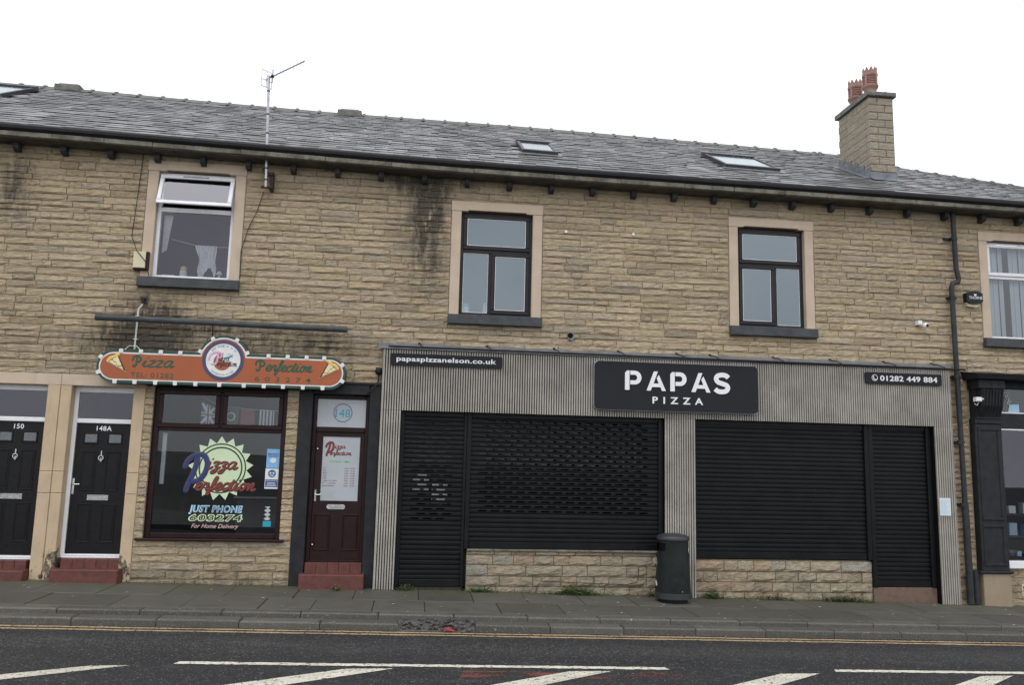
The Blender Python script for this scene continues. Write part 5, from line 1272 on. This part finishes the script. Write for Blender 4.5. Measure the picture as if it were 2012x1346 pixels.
MB().add([(8.78, -.36, 3.42), (XE, -.36, 3.42), (XE, .02, 3.42), (8.78, .02, 3.42), (8.74, -.40, 3.5), (XE, -.40, 3.5), (XE, .02, 3.56), (8.74, .02, 3.56)], [(0, 3, 2, 1), (0, 1, 5, 4), (4, 5, 6, 7), (0, 4, 7, 3)]).build('shop_cornice', 'charcoal', h144)
box('pilaster_foot', 'raw_stone', h144, 8.86, 9.33, -.13, .05, gz(9)-.05, .384, c=.01)
sf = MB(); sf.box(9.32, 12.2, -.03, .06, 2.66, 2.9, .006); sf.box(9.32, 12.2, -.025, .06, 3.30, 3.42, .006); sf.box(9.32, 9.35, -.02, .06, .58, 3.3, .004); sf = sf.build('shopfront', 'charcoal', h144)
MB().box(9.35, 12.2, -.022, .05, 2.90, 2.925, .004).build('white_bead', 'upvc', sf); MB().box(9.35, 12.2, -.022, .05, 2.63, 2.655, .004).build('white_bead', 'upvc', sf)
MB().box(9.32, 12.2, -.09, .06, .46, .575, .008).build('window_sill', 'upvc', sf); pane(sf, 9.35, 12.2, 2.92, 3.3, .02, 'glass_low'); pane(sf, 9.35, 12.2, .57, 2.64, .02, 'glass')
core = MB().box(9.33, 12.2, .03, .3, -.4, .46).build('stall_riser', 'mortar', h144)
stone_objects(core, lay_courses(9.34, 12.2, -.2, .455, [], (.11, .14), (.2, .5), 77), STONES, .0, view=(8, 10.5))
vg = MB()
for i in range(4):
    for j in range(3): vg.box(9.6+i*.055, 9.64+i*.055, -.035, -.02, .05+j*.05, .085+j*.05)
MB().box(9.585, 9.83, -.022, .0, .03, .21, .004).build('air_brick', 'cream', h144); vg.build('air_brick_slots', 'backing', h144)
room(h144, 8.95, XE-.25, .33, 3.2, .1, 3.5, 'room_dark')
t = thing('shop_display', (9.6, .3, .6), 'small pale packets on dark shelves inside the right edge shop window', 'display')
for z in (.62, .95, 1.3): MB().box(9.36, 11.5, .15, .5, z-.03, z).build('shelf', 'room_dark', t)
q = random.Random(2)
for z in (.62, .95, 1.3):
    x = 9.4
    while x < 11.3: wd = q.uniform(.06, .14); MB().box(x, x+wd, .2, .3, z, z+q.uniform(.08, .2), .004).build('packet', q.choice(['paper', 'vlight', 'room', 'sblack', 'poster_blue']), t); x += wd+q.uniform(.02, .14)
t = thing('lace_decal', (9.55, .015, 3.1), 'white swirl decal on the top pane of the right edge shop', 'decal')
m2 = MB()
for k in range(5): m2.ring(9.52+.035*(k % 2)+.012*k, 3.26-.045*k, .018, .026, .012, .016, 14)
m2.build('swirl', 'paper', t); MB().prism([(9.55, 2.93), (9.75, 2.93), (9.75, 3.06), (9.58, 3.05)], .012, .016).build('corner', 'vlight', t)

# ------------------------------------------------------------------ chimney
x0, x1, y0, y1 = CH; zt = 8.72
core = MB().box(x0+.03, x1-.03, y0+.03, y1-.03, 6.9, zt).build('chimney', 'mortar', h146)
z = 7.0; c = 0; rr = random.Random(9)
STB = make_stone_meshes(8, 'plinth', .5)
def brick(a0, a1, b0, b1, lo, hi): MB().box(a0+.004, a1-.004, b0+.004, b1-.004, lo+.004, hi-.004, .008).build('chimney_block', 'chim', core)
MT['chim'] = stone_mat('chimney_stone', False, True, True)
while z < zt-.02:
    h = min(.142, zt-z)
    cut = x0+(.17 if c % 2 else .31)
    if c % 2: segs = [(x0, cut), (cut, x1)]
    else: segs = [(x0, cut), (cut, x1)]
    for a, b in segs: brick(a, b, y0, y0+.12, z, z+h)
    yy = y0+.12
    for L in ((.3, .36, .3) if c % 2 else (.42, .28, .3)):
        e = min(yy+L, y1)
        if e-yy > .05:
            brick(x0, x0+.1, yy, e, z, z+h); brick(x1-.1, x1, yy, e, z, z+h)
        yy = e
    if yy < y1-.04: brick(x0, x0+.1, yy, y1, z, z+h); brick(x1-.1, x1, yy, y1, z, z+h)
    z += h; c += 1
MB().box(x0-.045, x1+.045, y0-.045, y1+.045, zt, zt+.085, .012).build('chimney_cap', 'ridge', core)
m2 = MB(); q = random.Random(6)
for k in range(26): m2.sphere((q.uniform(x0, x1), q.uniform(y0, y1), zt+.085), q.uniform(.02, .05), 4, (1, 1, .6))
m2.build('mortar_flaunching', 'cornice', core)
for k, py_ in enumerate((1.38, 1.9)):
    b = (8.21, py_, zt+.08); prof = [(.105, 0), (.105, .17), (.115, .2), (.135, .23), (.145, .25), (.145, .27), (.132, .275)]
    for j in range(5): prof += [(.132, .285+j*.035), (.118, .29+j*.035), (.118, .305+j*.035), (.132, .31+j*.035)]
    prof += [(.14, .47), (.14, .5), (.13, .51), (.13, .55), (.115, .55), (.115, .3)]
    pot = MB().lathe(b, prof, 28).build('chimney_pot', 'pot', core, False)
    m2 = MB()
    for j in range(10):
        a = 2*math.pi*j/10; d_ = math.pi/10
        P3 = lambda r_, an, z_: (b[0]+r_*math.cos(an), b[1]+r_*math.sin(an), b[2]+z_)
        m2.add([P3(.13, a-d_, .545), P3(.13, a+d_, .545), P3(.135, a, .63), P3(.112, a-d_, .545), P3(.112, a+d_, .545), P3(.115, a, .63)], [(0, 1, 2), (3, 5, 4), (0, 2, 5, 3), (1, 4, 5, 2)])
    for j in range(4):
        a = 2*math.pi*j/4+.5; m2.add([P3(.136, a-.14, .28), P3(.136, a+.14, .28), P3(.136, a+.14, .47), P3(.136, a-.14, .47), P3(.11, a-.14, .28), P3(.11, a+.14, .28), P3(.11, a+.14, .47), P3(.11, a-.14, .47)], [(0, 1, 2, 3), (0, 3, 7, 4), (1, 5, 6, 2)])
    m2.build('pot_crown', 'pot', core)
# stepped lead at the chimney foot
zf = roof_z(x0, y0)+.03
MB().box(x0-.02, x1+.03, y0-.012, y0, zf-.06, zf+.13, .004).build('lead_apron', 'lead', core); MB().add([(x0-.05, y0-.17, roof_z(x0, y0-.17)+.05), (x1+.06, y0-.17, roof_z(x1, y0-.17)+.05), (x1+.05, y0, zf+.03), (x0-.04, y0, zf+.035)], [(0, 1, 2, 3)]).build('lead_apron', 'lead', core)
for k in range(5):
    a = y0+k*.22; b = a+.24; za, zb_ = roof_z(x0, a), roof_z(x0, b)
    MB().add([(x0-.006-.001*k, a, za-.02), (x0-.006-.001*k, b, zb_-.02), (x0-.006-.001*k, b, zb_+.15), (x0-.006-.001*k, a, zb_+.12)], [(3, 2, 1, 0)]).build('step_flashing', 'lead', core)
MB().add([(x0-.16, y0-.05, roof_z(x0-.16, y0-.05)+.045), (x0-.16, y1, roof_z(x0-.16, y1)+.045), (x0, y1, roof_z(x0, y1)+.05), (x0, y0-.05, roof_z(x0, y0-.05)+.05)], [(0, 3, 2, 1)]).build('soaker', 'lead', core)
# ------------------------------------------------------------------ skylights
def skylight(h, x0, x1, y0, y1):
    xc, yc = (x0+x1)/2, (y0+y1)/2; sl_ = (roof_z(xc, y1)-roof_z(xc, y0))/(y1-y0); nrm = Vector((0, -sl_, 1)).normalized()
    def w3(x, y, d): p = Vector((x, y, roof_z(xc, yc)+(y-yc)*sl_+(x-xc)*(-.0195)+.03)); return p+nrm*d
    def bar(a, b, c_, d_, lo, hi, name, mat, par):
        v = [w3(a, c_, lo), w3(b, c_, lo), w3(b, d_, lo), w3(a, d_, lo), w3(a, c_, hi), w3(b, c_, hi), w3(b, d_, hi), w3(a, d_, hi)]
        return MB().add(v, [(0, 3, 2, 1), (4, 5, 6, 7), (0, 1, 5, 4), (1, 2, 6, 5), (2, 3, 7, 6), (3, 0, 4, 7)]).build(name, mat, par)
    t_ = .05
    s = bar(x0, x1, y0, y0+.09, 0, .07, 'skylight', 'sill', h)
    bar(x0, x1, y1-.12, y1, 0, .085, 'frame', 'sill', s); bar(x0, x0+t_, y0+.09, y1-.12, 0, .07, 'frame', 'pipe', s); bar(x1-t_, x1, y0+.09, y1-.12, 0, .07, 'frame', 'pipe', s)
    bar(x0+t_, x1-t_, y0+.09, y1-.12, .03, .055, 'pane', 'skyglass', s); bar(x0-.06, x1+.06, y0-.12, y0, .01, .02, 'flashing', 'lead', s)
skylight(h146, *SK[0]); skylight(h146, *SK[1]); skylight(h150, *SK[2])
# raised vent blocks on the ridge
for h, x in ((h150, -7.1), (h148, -1.6)):
    zz = zr(x); MB().box(x-.19, x+.17, YR-.14, YR+.14, zz-.03, zz+.085, .02).build('ridge_vent', 'ridge', h); MB().box(x-.25, x+.23, YR-.2, YR+.2, zz-.1, zz+.045, .02).build('ridge_vent_base', 'ridge', h)

# ------------------------------------------------------------------ litter bin
bx, by = 3.765, -.50; bz = gz(bx)
t = thing('litter_bin', (bx, by, bz), 'black plastic litter bin standing before the middle slatted pillar', 'litter bin')
n = 40; prof = [(.255, .11), (.252, .2), (.243, .4), (.232, .6), (.224, .72), (.219, .83), (.217, .88)]
def skip(i, k): a = 360*k/n; return i == 4 and (166 < a < 222 or 340 < a or a < 36)
MB().lathe((bx, by, bz), prof, n, skip).build('body', 'bin', t, True)
MB().lathe((bx, by, bz), [(.2, .14), (.2, .86)], n).build('liner', 'backing', t); MB().lathe((bx, by, bz), [(.19, .0), (.205, .0), (.21, .05), (.2, .06)], n).build('foot', 'bin', t, True)
MB().lathe((bx, by, bz), [(.2, .055), (.262, .06), (.264, .135), (.256, .14)], n).build('base_band', 'bin_rim', t, True)
MB().lathe((bx, by, bz), [(.19, .86), (.232, .872), (.236, .895), (.228, .92), (.19, .945), (.1, .962), (.001, .966)], n).build('lid', 'bin_rim', t, True)
def badge(a, z, w_, h_, mat, nm):
    v = []; r_ = .262-.045*z; m = 14
    for k in range(m): u = 2*math.pi*k/m; an = a+w_*math.cos(u)/r_; v.append((bx+r_*math.cos(an), by+r_*math.sin(an), bz+z+h_*math.sin(u)))
    MB().add(v, [tuple(range(m))]).build(nm, mat, t)
badge(rad(178), .25, .055, .055, 'paper', 'badge'); badge(rad(172), .55, .05, .06, 'steel', 'badge'); badge(rad(330), .74, .02, .05, 'paper', 'badge')
text('small_mark', 'z', 'paper', t, bx+.05, bz+.17, by-.262, .022, None, .0, 1, 0, .001)

# ------------------------------------------------------------------ notice on the pillar, weeds, litter
t = thing('paper_notice', (8.255, -.16, 1.25), 'pale blue paper notice on the right slatted pillar', 'notice')
MB().box(8.165, 8.345, -.164, -.161, 1.265, 1.535).build('sheet', 'paper', t)
m2 = MB(); q = random.Random(1)
for k in range(13): m2.box(8.185, 8.185+q.uniform(.08, .145), -.166, -.1643, 1.29+k*.0175, 1.296+k*.0175)
m2.build('print', 'vlight', t)
def weed(label, x, y, wd, n, h, mat='leaf', seed=0):
    q = random.Random(seed); mb = MB()
    for k in range(n):
        px = x+q.gauss(0, wd*.42); hh = 1.05*h*math.exp(-((px-x)/wd)**2)*q.uniform(.25, 1.0); py_ = y-abs(q.gauss(0, .05)); pz = gz(px)+hh*q.uniform(.15, 1)
        L = q.uniform(.016, .04); a = q.uniform(0, 6.28); dx, dy = math.cos(a)*L, math.sin(a)*L; ti = q.uniform(-.5, .8)*L; w_ = .45
        mb.add([(px, py_, pz), (px+dx*.5-dy*w_, py_+dy*.5+dx*w_, pz+ti*.6), (px+dx, py_+dy, pz+ti), (px+dx*.5+dy*w_, py_+dy*.5-dx*w_, pz+ti*.6)], [(0, 1, 2, 3)])
        if k % 6 == 0: mb.add([(px-.001, py_, gz(px)-.01), (px+.002, py_, gz(px)-.01), (px+.001, py_, pz)], [(0, 1, 2)])
    tag(mb.build('weed_clump', mat), label, 'weed', 'weeds along the foot of the wall')
weed('small weed clump beside the left slatted pillar and shutter door', -.08, -.08, .13, 160, .11, 'leaf', 1)
weed('weed clump at the left end of the left stone plinth', 1.02, -.06, .26, 300, .09, 'leaf', 2)
weed('largest green weed clump below the middle of the left stone plinth', 2.42, -.06, .42, 900, .13, 'leaf', 3)
weed('green weed clump right beside the litter bin', 4.5, -.06, .2, 320, .12, 'leaf', 4)
weed('long weed clump at the right end of the right stone plinth', 6.6, -.06, .5, 700, .1, 'leaf2', 5)
weed('thin weeds below the middle of the right stone plinth', 5.5, -.05, .35, 260, .07, 'leaf2', 6)
weed('tiny weed in front of the red step of the maroon door', -1.02, -.22, .07, 60, .06, 'leaf2', 7)
weed('low weeds behind the litter bin', 3.6, -.06, .22, 180, .08, 'leaf2', 8)
q = random.Random(31); mb = MB()
for k in range(2600):
    px = q.choice([q.uniform(.8, 3.75), q.uniform(4.2, 7.1), q.uniform(-3.9, -1.75), q.uniform(-.5, 8.6)]); py_ = -.02-abs(q.gauss(0, .045)); pz = gz(px)+q.uniform(.002, .03)*math.exp(-(py_/.06)**2)
    L = q.uniform(.006, .02); a = q.uniform(0, 6.28); dx, dy = math.cos(a)*L, math.sin(a)*L
    mb.add([(px, py_, pz), (px+dx*.5-dy*.4, py_+dy*.5+dx*.4, pz+L*.3), (px+dx, py_+dy, pz+L*q.uniform(0, .8)), (px+dx*.5+dy*.4, py_+dy*.5-dx*.4, pz+L*.3)], [(0, 1, 2, 3)])
tag(mb.build('moss_strip', 'leaf2'), 'low moss and grass along the joint of wall and pavement', 'moss', kind='stuff')
x = .42; y = LK(x)-.03; z = gz(x)-.15
v = [(x+a_*.72, y+b_*.72, z+c_*.72) for a_, b_, c_ in ((0, 0, .01), (.06, -.01, .045), (.11, 0, .02), (.2, -.015, .012), (.12, .05, .05), (.02, .05, .055), (.07, .02, .075))]
tag(MB().add(v, [(0, 1, 6, 5), (1, 2, 6), (2, 3, 4), (2, 4, 6), (6, 4, 5)]).build('litter_wrapper', 'red_wrap'), 'crumpled red wrapper lying in the gutter by the broken kerb', 'litter')
q = random.Random(12)
mb = MB()
for k in range(60):
    x = q.uniform(-5.5, 9.5); y = q.uniform(-1.85, -.05); z = gz(x)+.006; s_ = q.uniform(.006, .02)
    mb.add([(x-s_, y, z), (x, y-s_, z+.002), (x+s_*1.3, y+.003, z+.004), (x, y+s_, z+.001)], [(0, 1, 2, 3)])
tag(mb.build('pavement_litter', 'litter'), 'scattered tiny pale litter scraps on the pavement', 'litter', kind='stuff')
# old cable tacked along the left plinth
tag(MB().tube([(1.83, -.05, gz(1.8)+.02), (1.9, -.055, .21), (2.5, -.055, .19), (3.2, -.055, .17), (3.34, -.055, .2), (3.37, -.055, .25), (3.38, -.055, .43)], .005, 6).build('plinth_cable', 'cable'), 'old brown cable drooping along the left stone plinth', 'cable')

# ------------------------------------------------------------------ the other side of the street (mirrored in the glass)
t = thing('opposite_terrace', (0, -30, gz(0)), 'dark terrace across the road, seen mirrored in the shop glass', 'building')
mb = MB(); mb.box(-45, 40, -36, -28, -8.0, -1.0); mb.build('wall', 'opp', t)
mb = MB().add([(-45, -27.6, -1.0), (40, -27.6, -1.0), (40, -32, 1.1), (-45, -32, .7), (40, -36.4, -1.0), (-45, -36.4, -1.0)], [(0, 1, 2, 3), (3, 2, 4, 5)]); mb.build('roof', 'opp_roof', t)
for k in range(14):
    x = -42+k*6
    for z0_ in (-3.6,):
        MB().box(x+1, x+2.3, -28.02, -27.9, z0_+.5, z0_+2.0).build('window', 'backing', t)
